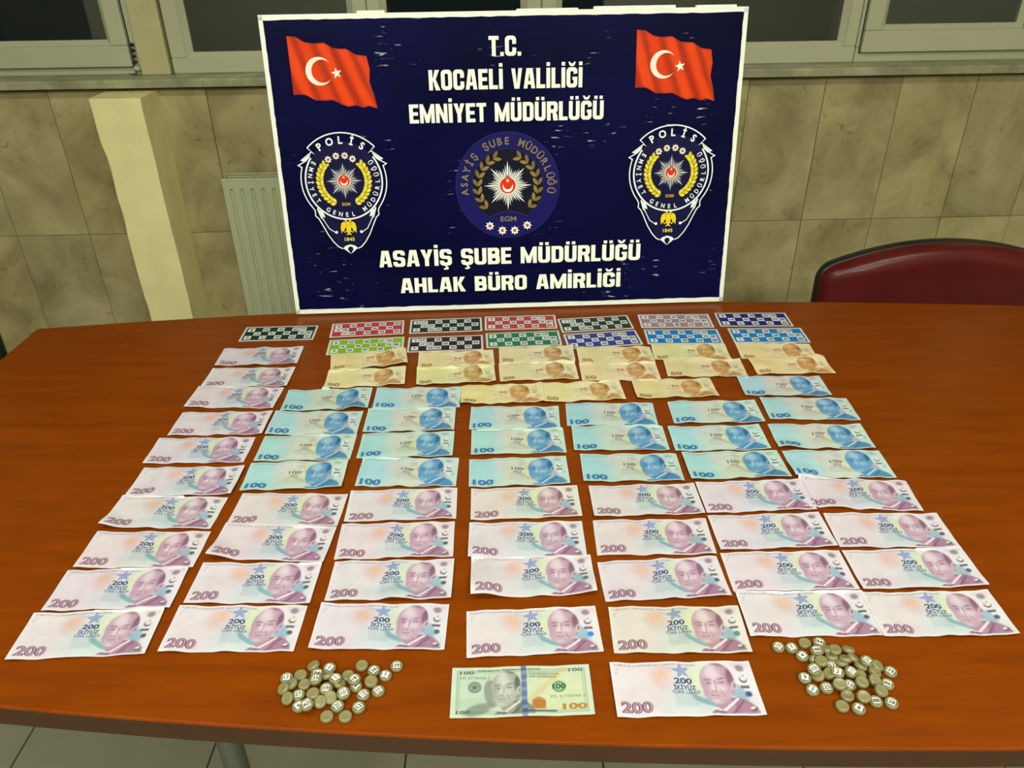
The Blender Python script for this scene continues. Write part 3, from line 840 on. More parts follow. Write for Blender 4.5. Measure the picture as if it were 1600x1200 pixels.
def crest(fx, fz):
    root = empty('police_crest', (fx, 0, fz), parent=board)
    W = (232, 236, 240)
    A = Art()
    A.disc(0, 0, .0785, (10, 9, 58), 1, 60)
    lower = [(-.062, -.058), (-.052, -.082), (-.040, -.108), (-.030, -.124), (-.018, -.138), (0, -.148), (.018, -.138), (.030, -.124), (.040, -.108), (.052, -.082), (.062, -.058), (0, -.08)]
    A.poly(lower, (10, 9, 58), 0)
    A.build('crest_field', M['vinyl'], root, onb)
    A = Art()
    A.ring(0, 0, .0768, .0800, W, 3, 143, 397, 60)
    A.ring(0, 0, .0862, .0885, W, 3, 160, 217, 30); A.ring(0, 0, .0862, .0885, W, 3, -37, 20, 30)
    for s in (1, -1):
        A.line([(s * .0695, -.053), (s * .0655, -.060), (s * .0660, -.070), (s * .0600, -.076), (s * .054, -.088), (s * .044, -.110), (s * .034, -.126), (s * .024, -.137), (s * .016, -.141)], .0022, W, 3)
        A.line([(s * .060, -.054), (s * .050, -.080), (s * .040, -.098), (s * .028, -.106)], .0016, W, 3)
        A.poly([(s * .062, -.055), (s * .050, -.062), (s * .046, -.074), (s * .052, -.072), (s * .046, -.086), (s * .056, -.074)], W, 3)
        A.disc(s * .0262, -.1055, .0030, W, 4, 14)
        A.poly([(s * .0155, -.140), (s * .010, -.135), (0, -.132), (0, -.136), (s * .005, -.1385), (s * .006, -.143), (0, -.1525)], W, 3)
    # ribbon with its folded tails
    A.ring(0, 0, .0940, .0965, W, 4, 44.5, 135.5, 40)
    for s in (1, -1):
        A.line([(s * .0682, .0672), (s * .0555, .0555), (s * .0600, .0590), (s * .082, .043), (s * .0755, .0405), (s * .0895, .0330), (s * .0830, .0290)], .0022, W, 4)
        A.poly([(s * .062, .055), (s * .080, .0430), (s * .0735, .0400), (s * .066, .047)], W, 4)
    A.build('crest_outline', M['vinyl'], root, onb)
    A = Art()
    A.arctext('POLİS', 0, 0, .0735, 122, 58, .0150, W, 5, .03, sx=0.95)
    A.build('ribbon_lettering', M['vinyl'], root, onb); A = Art()
    A.arctext('EMNİYET GENEL MÜDÜRLÜĞÜ', 0, 0, .0735, 148, 392, .0092, W, 5, .02, True, 0.9)
    A.build('ring_lettering', M['vinyl'], root, onb); A = Art()
    A.text('EGM', 0, -.0505, .017, .0062, (196, 160, 70), 5, .02, 'c')
    A.build('initials', M['vinyl'], root, onb); A = Art()
    A.text('1845', 0, -.1245, .021, .0075, (220, 200, 90), 5, .02, 'c')
    A.build('year', M['vinyl'], root, onb)
    A = Art()
    for s in (1, -1):
        for k in range(12):
            a = math.radians(142 + 104 * k / 11); r = .0490
            x, z = r * math.cos(a), r * math.sin(a)
            t = a + PI / 2
            for side in (-1, 1):
                an = t + PI + side * 0.62
                L = .0125
                x2, z2 = x, z
                ca = math.cos(an)
                leaf(A, s * x2, z2, an if s > 0 else PI - an, L, .0072, (214, 196, 44) if (k + side) % 2 else (232, 214, 70), 4)
        pts = [(s * .049 * math.cos(math.radians(142 + 106 * k / 20)), .049 * math.sin(math.radians(142 + 106 * k / 20))) for k in range(21)]
        A.line(pts, .0012, (120, 96, 20), 5)
        A.build('laurel_branch', M['vinyl'], root, onb); A = Art()
    A = Art(); sunburst(A, 0, 0, .0365, 4, (206, 208, 204), (128, 132, 134), .0118)
    A.build('star_badge', M['vinyl'], root, onb)
    A = Art()
    for x, z in ((-.028, .0434), (-.0115, .0500), (.0062, .0503), (.0215, .0436)): star8(A, x, z, .0078, 4)
    A.build('rank_stars', M['vinyl'], root, onb)
    A = Art()
    Y = (226, 200, 40); cz = -.094
    A.poly([(-.004, cz - .012), (.004, cz - .012), (.006, cz), (.004, cz + .010), (-.004, cz + .010), (-.006, cz)], Y, 4)
    for s in (1, -1):
        A.poly([(s * .003, cz + .006), (s * .008, cz + .011), (s * .0145, cz + .007), (s * .0165, cz - .002), (s * .0155, cz - .014), (s * .012, cz - .008), (s * .0105, cz - .012), (s * .008, cz - .004), (s * .005, cz - .002)], Y, 4)
        A.poly([(s * .001, cz + .008), (s * .003, cz + .0145), (s * .0075, cz + .0135), (s * .005, cz + .010)], Y, 5)
        A.line([(s * .003, cz - .008), (s * .009, cz - .0125)], .002, Y, 4)
    A.poly([(-.006, cz - .018), (0, cz - .010), (.006, cz - .018), (0, cz - .0165)], Y, 5)
    A.build('eagle', M['vinyl'], root, onb)
crest(-.341, .283); crest(.3395, .283)

def middle_emblem():
    root = empty('bureau_emblem', (-.003, 0, .2645), parent=board)
    G = (128, 112, 82)
    A = Art()
    A.disc(0, 0, .1085, (48, 46, 92), 0, 80); A.disc(0, 0, .1077, (13, 11, 88), 1, 80)
    A.disc(0, 0, .0752, (48, 46, 92), 2, 70); A.disc(0, 0, .0745, (8, 8, 34), 3, 70)
    cap = [(.0745 * math.cos(math.radians(a)), .0745 * math.sin(math.radians(a))) for a in range(237, 304, 3)]
    topc = [(.040 - .080 * k / 20, -.0635 + .011 * math.sin(PI * k / 20)) for k in range(21)]
    A.poly(cap + topc, (13, 11, 88), 4)
    A.line(topc, .0009, (60, 56, 96), 5)
    A.build('emblem_field', M['vinyl'], root, onb)
    A = Art()
    A.arctext('ASAYİŞ ŞUBE MÜDÜRLÜĞÜ', 0, 0, .0830, 187, -7, .0150, G, 6, .025, sx=0.9)
    A.build('ring_lettering', M['vinyl'], root, onb); A = Art()
    A.text('EGM', 0, -.0735, .033, .0105, G, 6, .02, 'c')
    A.build('initials', M['vinyl'], root, onb)
    A = Art()
    for s in (1, -1):
        for k in range(8):
            a = math.radians(118 + 108 * k / 7); r = .0625
            x, z = r * math.cos(a), r * math.sin(a)
            t = a + PI / 2
            for side in (-1, 1):
                an = t + PI + side * 0.55
                leaf(A, s * x, z, an if s > 0 else PI - an, .0185, .0078, (120, 98, 48) if side > 0 else (138, 116, 62), 6)
        A.build('laurel_branch', M['vinyl'], root, onb); A = Art()
    A = Art(); sunburst(A, 0, .001, .0500, 6, (238, 240, 232), (196, 200, 196), .0165)
    A.build('star_badge', M['vinyl'], root, onb)
    A = Art()
    for x, z in ((-.0399, -.0823), (-.0133, -.0926), (.0129, -.0930), (.0399, -.0828)): star8(A, x, z, .0098, 6, (240, 232, 220))
    A.build('rank_stars', M['vinyl'], root, onb)
middle_emblem()

# ================================================================ BANKNOTES AND BINGO CARDS
NOTES = {
"200":[(-0.5159,0.6623,0.045), (-0.5123,0.7362,0.016), (-0.5074,0.8099,-0.008), (-0.5080,0.8888,-0.036), (-0.5032,0.9624,-0.009),
(-0.5096,1.0448,0.010), (-0.5011,1.1252,-0.008), (-0.5032,1.2108,-0.033), (-0.4984,1.2845,0.003), (-0.5007,1.3689,0.034), (-0.3402,0.6677,-0.009),
(-0.3371,0.7437,-0.019), (-0.3327,0.8198,-0.065), (-0.3288,0.8918,-0.040), (-0.1630,0.6678,-0.016), (-0.1603,0.7458,-0.001), (-0.1634,0.8218,0.024),
(-0.1637,0.8990,0.028), (0.0213,0.6569,0.045), (0.0232,0.7486,0.028), (0.0172,0.8199,0.014), (0.0172,0.8990,0.027), (0.1951,0.6567,-0.020),
(0.1916,0.7410,0.043), (0.1919,0.8209,-0.012), (0.1941,0.9018,0.023), (0.3587,0.6788,-0.004), (0.3572,0.7524,0.001), (0.3577,0.8297,0.025),
(0.3566,0.9077,0.029), (0.5158,0.6761,-0.001), (0.5213,0.7536,0.011), (0.5222,0.8285,-0.034), (0.5106,0.9087,-0.086), (0.1873,0.5725,0.006)],
"100":[(-0.3379,0.9729,0.026), (-0.3374,1.0481,0.005), (-0.3386,1.1218,-0.004), (-0.3328,1.1985,0.027), (-0.1637,0.9783,-0.018),
(-0.1741,1.0523,0.012), (-0.1759,1.1276,0.011), (-0.1704,1.1991,0.017), (0.0084,0.9753,0.029), (0.0087,1.0580,0.020), (0.0040,1.1297,-0.014),
(0.1840,0.9818,-0.004), (0.1760,1.0633,-0.007), (0.1705,1.1369,-0.026), (0.3474,0.9848,0.021), (0.3383,1.0603,0.004), (0.3522,1.1397,-0.018),
(0.5081,0.9843,-0.023), (0.5068,1.0605,-0.040), (0.5173,1.1465,-0.031), (0.4960,1.2245,-0.025)],
"50":[(-0.2802,1.3461,0.173), (-0.2752,1.2749,0.072), (-0.1088,1.3440,0.059), (-0.1060,1.2812,0.078), (0.0493,1.3586,0.021), (0.0501,1.2910,0.051),
(0.2043,1.3526,0.015), (0.2043,1.2866,0.007), (0.3539,1.3617,-0.048), (0.3674,1.2946,-0.034), (0.5242,1.3600,-0.058), (0.5350,1.3006,0.015),
(-0.0189,1.2086,0.030), (0.1277,1.2139,0.068), (0.2963,1.2206,0.033)],
"usd":[(0.0059,0.5726,0.014)],
"card":[(-0.4887,1.4722,0.025), (-0.3051,1.4877,0.086), (-0.2966,1.4099,0.071), (-0.1393,1.4993,0.053), (-0.1347,1.4149,0.047), (0.0201,1.5087,0.025),
(0.0246,1.4297,0.056), (0.1796,1.4975,0.094), (0.1873,1.4238,0.105), (0.3519,1.5056,-0.015), (0.3539,1.4317,-0.021), (0.5195,1.5073,-0.023),
(0.5296,1.4318,-0.014)],
}
SIZES = {'200': (160, 72), '100': (154, 72), '50': (148, 68), 'usd': (156, 66.3), 'card': (153.5, 66.4)}
def sst(a, b, x):
    t = np.clip((x - a) / (b - a), 0, 1); return t * t * (3 - 2 * t)
def mixm(C, m, c):
    c = np.array(S(*c)); return C * (1 - m[..., None]) + c * m[..., None]
def ell(U, V, cu, cv, ru, rv, ang=0.0, soft=0.2):
    a = math.radians(ang); x = U - cu; y = V - cv
    p = (x * math.cos(a) + y * math.sin(a)) / ru; q = (-x * math.sin(a) + y * math.cos(a)) / rv
    r = np.sqrt(p * p + q * q)
    return 1 - sst(1 - soft, 1 + soft, r)
def seg(U, V, x0, y0, x1, y1, w, soft=0.6):
    dx, dy = x1 - x0, y1 - y0
    t = np.clip(((U - x0) * dx + (V - y0) * dy) / (dx * dx + dy * dy), 0, 1)
    d = np.hypot(U - x0 - t * dx, V - y0 - t * dy)
    return 1 - sst(w * (1 - soft), w * (1 + soft), d)
def starmask(U, V, cu, cv, r, rot=0.0):
    x, y = U - cu, V - cv
    th = np.arctan2(y, x) - math.radians(90 + rot)
    k = np.abs(((th / (2 * PI / 5) + 0.5) % 1) - 0.5) * 2
    rad = r * (1 - 0.60 * k ** 0.75)
    return 1 - sst(-0.6, 0.6, np.hypot(x, y) - rad)
def portrait(C, U, V, cu, cv, s, lt, md, dk, jk, paper):
    """a plain man's head in engraved tones, turned a little to the left, with collar and jacket"""
    x, y = (U - cu) / s, (V - cv) / s
    E = lambda *a, **k: ell(x, y, *a, **k)
    G = lambda *a, **k: seg(x, y, *a, **k)
    foot = sst(-34.5, -33.5, y)
    jm = np.clip(E(15, -36, 20, 20, 0, soft=.08) + E(-3, -40, 11, 11, soft=.1), 0, 1) * foot
    C = mixm(C, jm, jk)
    C = mixm(C, E(24, -28, 9, 9, 0, soft=.6) * jm * .5, md)
    C = mixm(C, seg(x, y, 9, -34, 22, -20, 1.0) * jm * .7, dk)
    C = mixm(C, np.clip(E(4, -24, 9, 9, 0, soft=.15), 0, 1) * .9 * foot, md)           # neck
    head = np.clip(E(1.5, 4, 17, 21.5, -8, soft=.04) + E(-1.5, -9, 13.2, 14.5, -8, soft=.05), 0, 1)
    C = mixm(C, head, lt)
    C = mixm(C, head * E(-14, -2, 7, 26, -6, soft=.7) * .8, md)                        # shaded side of the face
    C = mixm(C, head * E(11, -6, 8, 18, -10, soft=.7) * .6, md)
    C = mixm(C, head * E(0, -22, 13, 6, -8, soft=.6) * .6, md)
    C = mixm(C, head * E(-7, 1.8, 5.6, 3.0, 0, soft=.7) * .45, md)                     # eye sockets
    C = mixm(C, head * E(5.5, 2.6, 5.6, 3.2, 6, soft=.7) * .4, md)
    C = mixm(C, head * E(-4, -10.5, 6, 2.6, 0, soft=.7) * .5, md)                      # under the nose
    C = mixm(C, head * E(12, 18, 10, 10, -40, soft=.35) * .8, md)                      # hair swept back
    C = mixm(C, head * E(16, 10, 4.5, 12, -10, soft=.4) * .85, dk)
    C = mixm(C, head * E(7, 24.5, 13, 3.0, -14, soft=.6) * .7, dk)
    C = mixm(C, head * E(-13, 17, 4, 7, -30, soft=.6) * .35, dk)
    C = mixm(C, E(17.0, -2, 2.7, 5, -10, soft=.25) * .95, lt)                          # ear
    C = mixm(C, E(17.4, -2, 1.3, 3.2, -10, soft=.5) * .8, dk)
    C = mixm(C, G(-11.0, 5.4, -5.2, 5.2, .7) * .8, dk)                                # brows
    C = mixm(C, G(1.8, 5.8, 9.6, 7.2, .75) * .8, dk)
    C = mixm(C, G(-9.2, 1.0, -5.6, .8, .7) * .8, dk)                                   # eyes
    C = mixm(C, G(3.2, 1.6, 7.4, 1.9, .75) * .8, dk)
    C = mixm(C, G(-1.0, 3.5, -1.6, -6.5, .8) * .45, dk)                                # nose
    C = mixm(C, G(-6.0, -8.0, -2.0, -8.8, .7) * .65, dk)
    C = mixm(C, E(-4.0, -2.5, 1.5, 5, -8, soft=.8) * .6, paper)
    C = mixm(C, G(-7.5, -13.6, .6, -13.8, .7) * .7, dk)                                # mouth
    C = mixm(C, G(-5.5, -16.8, -1.5, -16.9, .7) * .35, dk)
    C = mixm(C, G(2.8, -7, 4.6, -14, .8) * .4, dk)                                     # cheek line
    C = mixm(C, G(10.5, -18, 15.5, -8, .9) * .35, dk)                                  # jaw
    C = mixm(C, head * E(-3, 14, 8, 6, 0, soft=.8) * .5, paper)                        # lit forehead
    C = mixm(C, head * E(5, -4.5, 4, 3.4, 0, soft=.9) * .45, paper)
    C = mixm(C, head * E(-4, -20, 4, 2.6, 0, soft=.9) * .4, paper)
    C = mixm(C, G(0, -31.5, 17, -17.5, 1.3, soft=.35) * foot, paper)                   # collar
    C = mixm(C, G(0, -31.5, -7, -28.5, 1.1, soft=.4) * .9 * foot, paper)
    C = mixm(C, E(-1, -33.0, 3.2, 2.0, soft=.3) * .9 * foot, dk)                       # bow tie
    return C
def small_lines(C, U, V, u0, u1, v0, v1, step, c, a):
    m = ((U > u0) & (U < u1) & (V > v0) & (V < v1)) * (0.5 + 0.5 * np.sin(2 * PI * V / step)) * (0.75 + .25 * np.sin(U * 2.9))
    return mixm(C, np.clip(m, 0, 1) * a, c)
def art_lira(kind, U, V, w, h):
    if kind == '200':
        paper = (236, 228, 228)
        C = np.ones(U.shape + (3,)) * np.array(S(*paper))
        C = mixm(C, ell(U, V, 40, 32, 42, 36, soft=.6) * .55, (226, 208, 208))
        C = mixm(C, ell(U, V, 58, 50, 17, 14, -50, soft=.5) * .5, (226, 180, 178))
        C = mixm(C, ell(U, V, 56, 54, 8, 8, soft=.6) * .75, (236, 192, 160))
        C = mixm(C, ell(U, V, 96, 40, 22, 30, soft=.6) * .7, (214, 226, 196))
        C = mixm(C, ell(U, V, 80, 22, 24, 22, soft=.6) * .6, (206, 222, 224))
        C = mixm(C, ell(U, V, 95, 44, 7, 18, -10, soft=.6) * .5, (226, 230, 176))
        C = mixm(C, ell(U, V, 116, 18, 34, 14, 0, soft=.4) * .35, (190, 214, 220))
        arc = np.abs(np.hypot(U - 128, V - 66) - 56); am = (1 - sst(2.5, 4.2, arc)) * sst(82, 90, U) * (1 - sst(118, 124, U)) * (V < 40)
        C = mixm(C, am * .85, (126, 172, 182))
        C = mixm(C, ell(U, V, 137, 31, 8, 14, 35, soft=.25) * .8, (140, 178, 196))
        C = mixm(C, starmask(U, V, 79.5, 59.2, 10.4, 8) * .9, (140, 158, 204))
        for k in range(5):
            C = mixm(C, seg(U, V, 55 + 4 * k, 66 - k, 92, 50 + 4 * k, .5) * .35, (160, 160, 200))
        C = small_lines(C, U, V, 67, 92, 13, 30, 3.1, (150, 150, 170), .55)
        C = small_lines(C, U, V, 137, 157, 63, 69, 2.2, (214, 140, 160), .6)
        C = portrait(C, U, V, 115.5, 40.5, 1.12, (224, 196, 206), (192, 150, 170), (128, 86, 112), (160, 112, 142), (242, 230, 230))
        C = mixm(C, ell(U, V, 146.5, 62, 5, 4.5, soft=.4) * .75, (120, 92, 120))
        cr = np.clip(ell(U, V, 147, 47, 4.4, 4.4, soft=.15) - ell(U, V, 147.6, 48.6, 3.4, 3.4, soft=.15), 0, 1)
        C = mixm(C, cr * .9, (70, 66, 74)); C = mixm(C, ell(U, V, 148, 52, 1.1, 1.1, soft=.5) * .8, (70, 66, 74))
        C = mixm(C, ((np.abs(U - 147) < 5) & (np.abs(V - 37.5) < 2)) * .85, (66, 60, 62))
        C = mixm(C, ell(U, V, 148.5, 28, 3.4, 3.4, soft=.2) * .9, (58, 62, 70))
        C = mixm(C, ell(U, V, 149, 8, 4.5, 2.6, 20, soft=.25) * .8, (92, 96, 96)); C = mixm(C, ell(U, V, 148, 9.5, 2.8, 1.6, 20, soft=.3) * .9, (240, 240, 235))
        for dx, dy in ((6, 61), (9, 62.5), (6, 57.5)): C = mixm(C, ell(U, V, dx, dy, .8, .8, soft=.4) * .8, (110, 104, 120))
        T = [('TÜRKİYE CUMHURİYET MERKEZ BANKASI', 4, 66.2, 93, 2.7, (128, 116, 128), .0), ('200', 69.5, 42.0, 20.0, 7.6, (72, 80, 132), .035),
             ('İKİYÜZ', 67.5, 34.2, 25, 5.8, (78, 86, 136), .03), ('TÜRK LİRASI', 64.5, 29.4, 31, 3.7, (88, 92, 138), .02)]
        big = [('200', 6, 5.0, 34.5, 14.6, (136, 92, 112), .05), ('200', 7.4, 6.0, 32.2, 12.6, (198, 162, 176), -.01)]
    elif kind == '100':
        paper = (206, 228, 214)
        C = np.ones(U.shape + (3,)) * np.array(S(*paper))
        C = mixm(C, ell(U, V, 18, 34, 34, 44, soft=.35) * .85, (172, 220, 222))
        C = mixm(C, ell(U, V, 52, 50, 14, 14, soft=.6) * .45, (226, 204, 212))
        C = mixm(C, ell(U, V, 74, 34, 26, 34, soft=.6) * .6, (222, 220, 196))
        C = mixm(C, ell(U, V, 93, 40, 8, 24, -6, soft=.6) * .7, (232, 228, 158))
        C = mixm(C, ell(U, V, 118, 40, 26, 36, soft=.4) * .4, (196, 216, 208))
        C = mixm(C, starmask(U, V, 83, 57, 10, 10) * .55, (206, 178, 188))
        for k in range(7):
            C = mixm(C, seg(U, V, 48, 62 - 8 * k, 98, 36 + 3 * k, .6) * .25, (196, 150, 150))
        C = mixm(C, seg(U, V, 70, 34, 104, 12, 2.2) * .5, (186, 168, 160))
        C = small_lines(C, U, V, 60, 92, 14, 28, 3.1, (170, 150, 140), .5)
        C = mixm(C, ell(U, V, 128, 30, 9, 13, 25, soft=.3) * .75, (176, 170, 194))
        C = portrait(C, U, V, 110, 40.5, 1.14, (140, 190, 216), (86, 148, 196), (40, 94, 152), (96, 146, 178), (196, 222, 230))
        C = mixm(C, ell(U, V, 140, 42, 7, 14, 0, soft=.3) * .85, (226, 236, 226))
        C = mixm(C, ell(U, V, 139, 64, 6, 4, soft=.5) * .55, (130, 160, 175))
        cr = np.clip(ell(U, V, 141, 47, 4.4, 4.4, soft=.15) - ell(U, V, 141.6, 48.6, 3.4, 3.4, soft=.15), 0, 1)
        C = mixm(C, cr * .9, (76, 84, 84)); C = mixm(C, ((np.abs(U - 141) < 5) & (np.abs(V - 37.5) < 2)) * .8, (64, 78, 82))
        C = mixm(C, ell(U, V, 147, 30, 2, 4, 0, soft=.4) * .5, (120, 150, 160))
        C = small_lines(C, U, V, 5, 40, 64, 69, 2.4, (140, 176, 186), .6)
        T = [('TÜRKİYE CUMHURİYET MERKEZ BANKASI', 4, 66.2, 84, 2.5, (140, 160, 160), .0), ('100', 66, 38.5, 19, 7.0, (124, 100, 104), .02), ('YÜZ', 69, 31.2, 13, 5.0, (128, 106, 108), .02), ('TÜRK LİRASI', 62, 27.2, 26, 2.6, (140, 124, 120), .0)]
        big = [('100', 6, 4.6, 32, 13.5, (44, 104, 160), .05), ('100', 8.0, 6.0, 29, 11.0, (96, 158, 196), -.015)]
    else:
        paper = (250, 234, 188)
        C = np.ones(U.shape + (3,)) * np.array(S(*paper))
        C = mixm(C, ell(U, V, 30, 34, 36, 40, soft=.6) * .45, (240, 220, 150))
        C = mixm(C, ell(U, V, 50, 40, 18, 24, -30, soft=.6) * .4, (234, 230, 166))
        C = mixm(C, ell(U, V, 72, 34, 20, 32, soft=.6) * .45, (252, 240, 208))
        C = mixm(C, ell(U, V, 88, 36, 8, 24, 0, soft=.6) * .5, (250, 224, 176))
        for k in range(7):
            C = mixm(C, seg(U, V, 30, 60 - 8 * k, 92, 32 + 3 * k, .7) * .3, (198, 156, 96))
        C = mixm(C, seg(U, V, 62, 32, 98, 12, 2.0) * .4, (196, 160, 110))
        C = portrait(C, U, V, 105, 38, 1.04, (228, 184, 124), (208, 154, 92), (168, 112, 66), (206, 170, 116), (238, 218, 170))
        C = mixm(C, ell(U, V, 134, 46, 7, 13, 0, soft=.3) * .8, (226, 226, 196))
        cr = np.clip(ell(U, V, 134, 44, 4.2, 4.2, soft=.15) - ell(U, V, 134.6, 45.6, 3.2, 3.2, soft=.15), 0, 1)
        C = mixm(C, cr * .7, (140, 120, 100)); C = mixm(C, ((np.abs(U - 134) < 4.5) & (np.abs(V - 35.5) < 1.8)) * .6, (150, 120, 90))
        C = mixm(C, ell(U, V, 139, 22, 6, 8, 0, soft=.5) * .4, (190, 150, 110))
        C = small_lines(C, U, V, 60, 86, 12, 25, 3.1, (186, 150, 100), .45)
        T = [('50', 70, 35.5, 13, 7.5, (176, 116, 82), .02), ('ELLİ', 70, 29, 13, 4.4, (180, 126, 90), .01), ('TÜRKİYE CUMHURİYET MERKEZ BANKASI', 4, 62.6, 80, 2.4, (190, 160, 110), .0)]
        big = [('50', 6, 4.6, 22, 12.5, (164, 122, 74), .05), ('50', 7.6, 5.8, 19.4, 10.3, (206, 170, 116), -.015)]
    e = np.minimum(np.minimum(U, w - U), np.minimum(V, h - V))
    C = mixm(C, (1 - sst(1.2, 3.0, e)) * .6, tuple(min(255, int(c * 1.03)) for c in paper))
    return C, [(t, 1) for t in T] + [(big[0], 1), (big[1], 2)]
def art_dollar(U, V, w, h):
    paper = (206, 218, 184)
    C = np.ones(U.shape + (3,)) * np.array(S(*paper))
    C = mixm(C, ell(U, V, 120, 34, 32, 30, soft=.5) * .6, (222, 224, 176))
    C = mixm(C, ell(U, V, 30, 34, 30, 30, soft=.6) * .4, (186, 212, 196))
    e = np.minimum(np.minimum(U - 5, w - 5 - U), np.minimum(V - 4, h - 4 - V))
    C = mixm(C, ((e > 0) & (e < 2.2)) * .7, (120, 158, 134)); C = mixm(C, ((e > 3) & (e < 4)) * .5, (120, 150, 126))
    C = mixm(C, ((e < 0)) * .7, (214, 224, 200))
    C = small_lines(C, U, V, 8, 42, 12, 26, 2.6, (150, 170, 150), .5); C = small_lines(C, U, V, 84, 118, 50, 58, 2.8, (110, 130, 110), .6)
    C = mixm(C, ell(U, V, 45, 31, 8.5, 18, 8, soft=.12) * .8, (134, 140, 124)); C = mixm(C, ell(U, V, 74, 33, 4.5, 13, 0, soft=.15) * .75, (134, 140, 124))   # long hair
    C = portrait(C, U, V, 59.5, 36, 0.95, (206, 208, 190), (160, 164, 148), (84, 88, 78), (112, 120, 108), (220, 222, 204))
    C = mixm(C, ell(U, V, 30, 10, 16, 7, 20, soft=.3) * .7, (112, 120, 108))
    C = mixm(C, seg(U, V, 88, 22, 124, 60, 3.4) * .5, (222, 190, 120))
    C = mixm(C, ((np.abs(U - 81) < 2.8)) * .9, (84, 106, 160)); C = mixm(C, ((np.abs(U - 81) < 2.8) & ((V % 11) < 4)) * .6, (150, 166, 200))
    C = mixm(C, ell(U, V, 97, 17, 7.5, 7.5, soft=.08) * .9, (196, 124, 52)); C = mixm(C, ((np.abs(U - 97) < 7.5) & (np.abs(V - 15) < 6)) * .8, (190, 118, 50))
    C = mixm(C, np.clip(ell(U, V, 26, 39, 7.5, 7.5, soft=.08), 0, 1) * .8, (92, 102, 92)); C = mixm(C, ell(U, V, 26, 39, 5.2, 5.2, soft=.08) * .8, (170, 182, 160)); C = mixm(C, starmask(U, V, 26, 39, 4.5) * .8, (80, 90, 80))
    C = mixm(C, ell(U, V, 120, 38, 7.5, 7.5, soft=.08) * .8, (64, 136, 84)); C = mixm(C, ell(U, V, 120, 38, 4.6, 4.6, soft=.1) * .8, (186, 214, 170))
    C = mixm(C, (np.abs(V - 6.5) < 1.2) * ((U > 78) & (U < 116)) * .8, (70, 90, 80))
    T = [('100', 9, 56.5, 16, 4.2, (92, 110, 96), .02), ('100', 132, 57, 16, 4.2, (92, 110, 96), .02), ('100', 6.5, 5, 15, 4.2, (80, 98, 86), .02),
         ('FEDERAL RESERVE NOTE', 30, 60.3, 70, 2.2, (60, 78, 90), .01), ('THE UNITED STATES', 87, 54, 34, 2.3, (80, 98, 84), .0), ('OF AMERICA', 88, 50, 30, 2.3, (80, 98, 84), .0),
         ('PD 31736366 S', 10, 50, 33, 3.2, (96, 120, 100), .0), ('PD 31736366 S', 110, 23.5, 38, 3.2, (110, 132, 104), .0), ('100', 112.5, 35, 15, 6.5, (40, 100, 62), .03), ('100', 122, 8, 27, 7.5, (196, 140, 62), .05)]
    return C, [(t, 1) for t in T]
def art_card(pattern, color, seed):
    rnd2 = random.Random(seed)
    w, h = SIZES['card']
    A = Art()
    A.poly([(4, 4), (w - 4, 4), (w - 4, h - 4), (4, h - 4)], color, 1)
    gx0, gy0, gw, gh = 7.0, 7.0, w - 14, h - 14
    cw, ch = gw / 9, gh / 3
    for r, cells in enumerate(pattern):
        for c in cells:
            x0, y0 = gx0 + c * cw, gy0 + (2 - r) * ch
            A.poly([(x0 + .5, y0 + .8), (x0 + cw - .5, y0 + .8), (x0 + cw - .5, y0 + ch - .8), (x0 + .5, y0 + ch - .8)], (232, 234, 222), 2)
            nn = (1 + rnd2.randrange(9)) if c == 0 else c * 10 + rnd2.randrange(10)
            A.text(str(nn), x0 + cw / 2, y0 + 5.0, None if nn > 9 else None, 7.6, (44, 46, 44), 3, .04, 'c')
    return A

GRID = 1.25
PRINT_TONE = np.array((0.70, 0.71, 0.77))      # evenly darkens every printed sheet to suit the exposure
_print_cache = {}
def note_plan(kind):
    """grid, colours and cut lettering of one denomination (millimetres, shared by all its notes)"""
    if kind in _print_cache: return _print_cache[kind]
    w, h = SIZES[kind]
    nx, ny = int(round(w / GRID)), int(round(h / GRID))
    if kind == 'card': nx, ny = 40, 16
    u = np.linspace(0, w, nx + 1); v = np.linspace(0, h, ny + 1)
    U, V = np.meshgrid(u, v)
    if kind == 'card':
        C = np.ones(U.shape + (3,)) * np.array(S(228, 230, 216)); items = []
    elif kind == 'usd': C, items = art_dollar(U, V, w, h)
    else: C, items = art_lira(kind, U, V, w, h)
    A = Art()
    for (s, x, y, ww, hh, c, b), layer in items: A.text(s, x, y, ww, hh, c, layer, b)
    _print_cache[kind] = (nx, ny, U, V, C, cut_art(A) if items else None)
    return _print_cache[kind]
def cut_art(A, step=4.0):
    """slice the flat print into strips so that it can follow a wavy sheet"""
    bm = bmesh.new()
    lay = bm.verts.layers.float_color.new('c')
    vs = []
    for p, c in zip(A.v, A.c):
        q = bm.verts.new(p); q[lay] = tuple(c) + (1,); vs.append(q)
    for f in A.f:
        try: bm.faces.new([vs[i] for i in f])
        except ValueError: pass
    for ax in (0, 1):
        for k in range(1, int(162 / step)):
            co = [0, 0, 0]; co[ax] = k * step; no = [0, 0, 0]; no[ax] = 1
            bmesh.ops.bisect_plane(bm, geom=bm.verts[:] + bm.edges[:] + bm.faces[:], dist=1e-5, plane_co=co, plane_no=no)
    bm.verts.ensure_lookup_table(); bm.verts.index_update()
    P = np.array([q.co[:] for q in bm.verts]); Cc = np.array([q[lay][:3] for q in bm.verts])
    F = [tuple(q.index for q in f.verts) for f in bm.faces]
    bm.free()
    return P, F, Cc

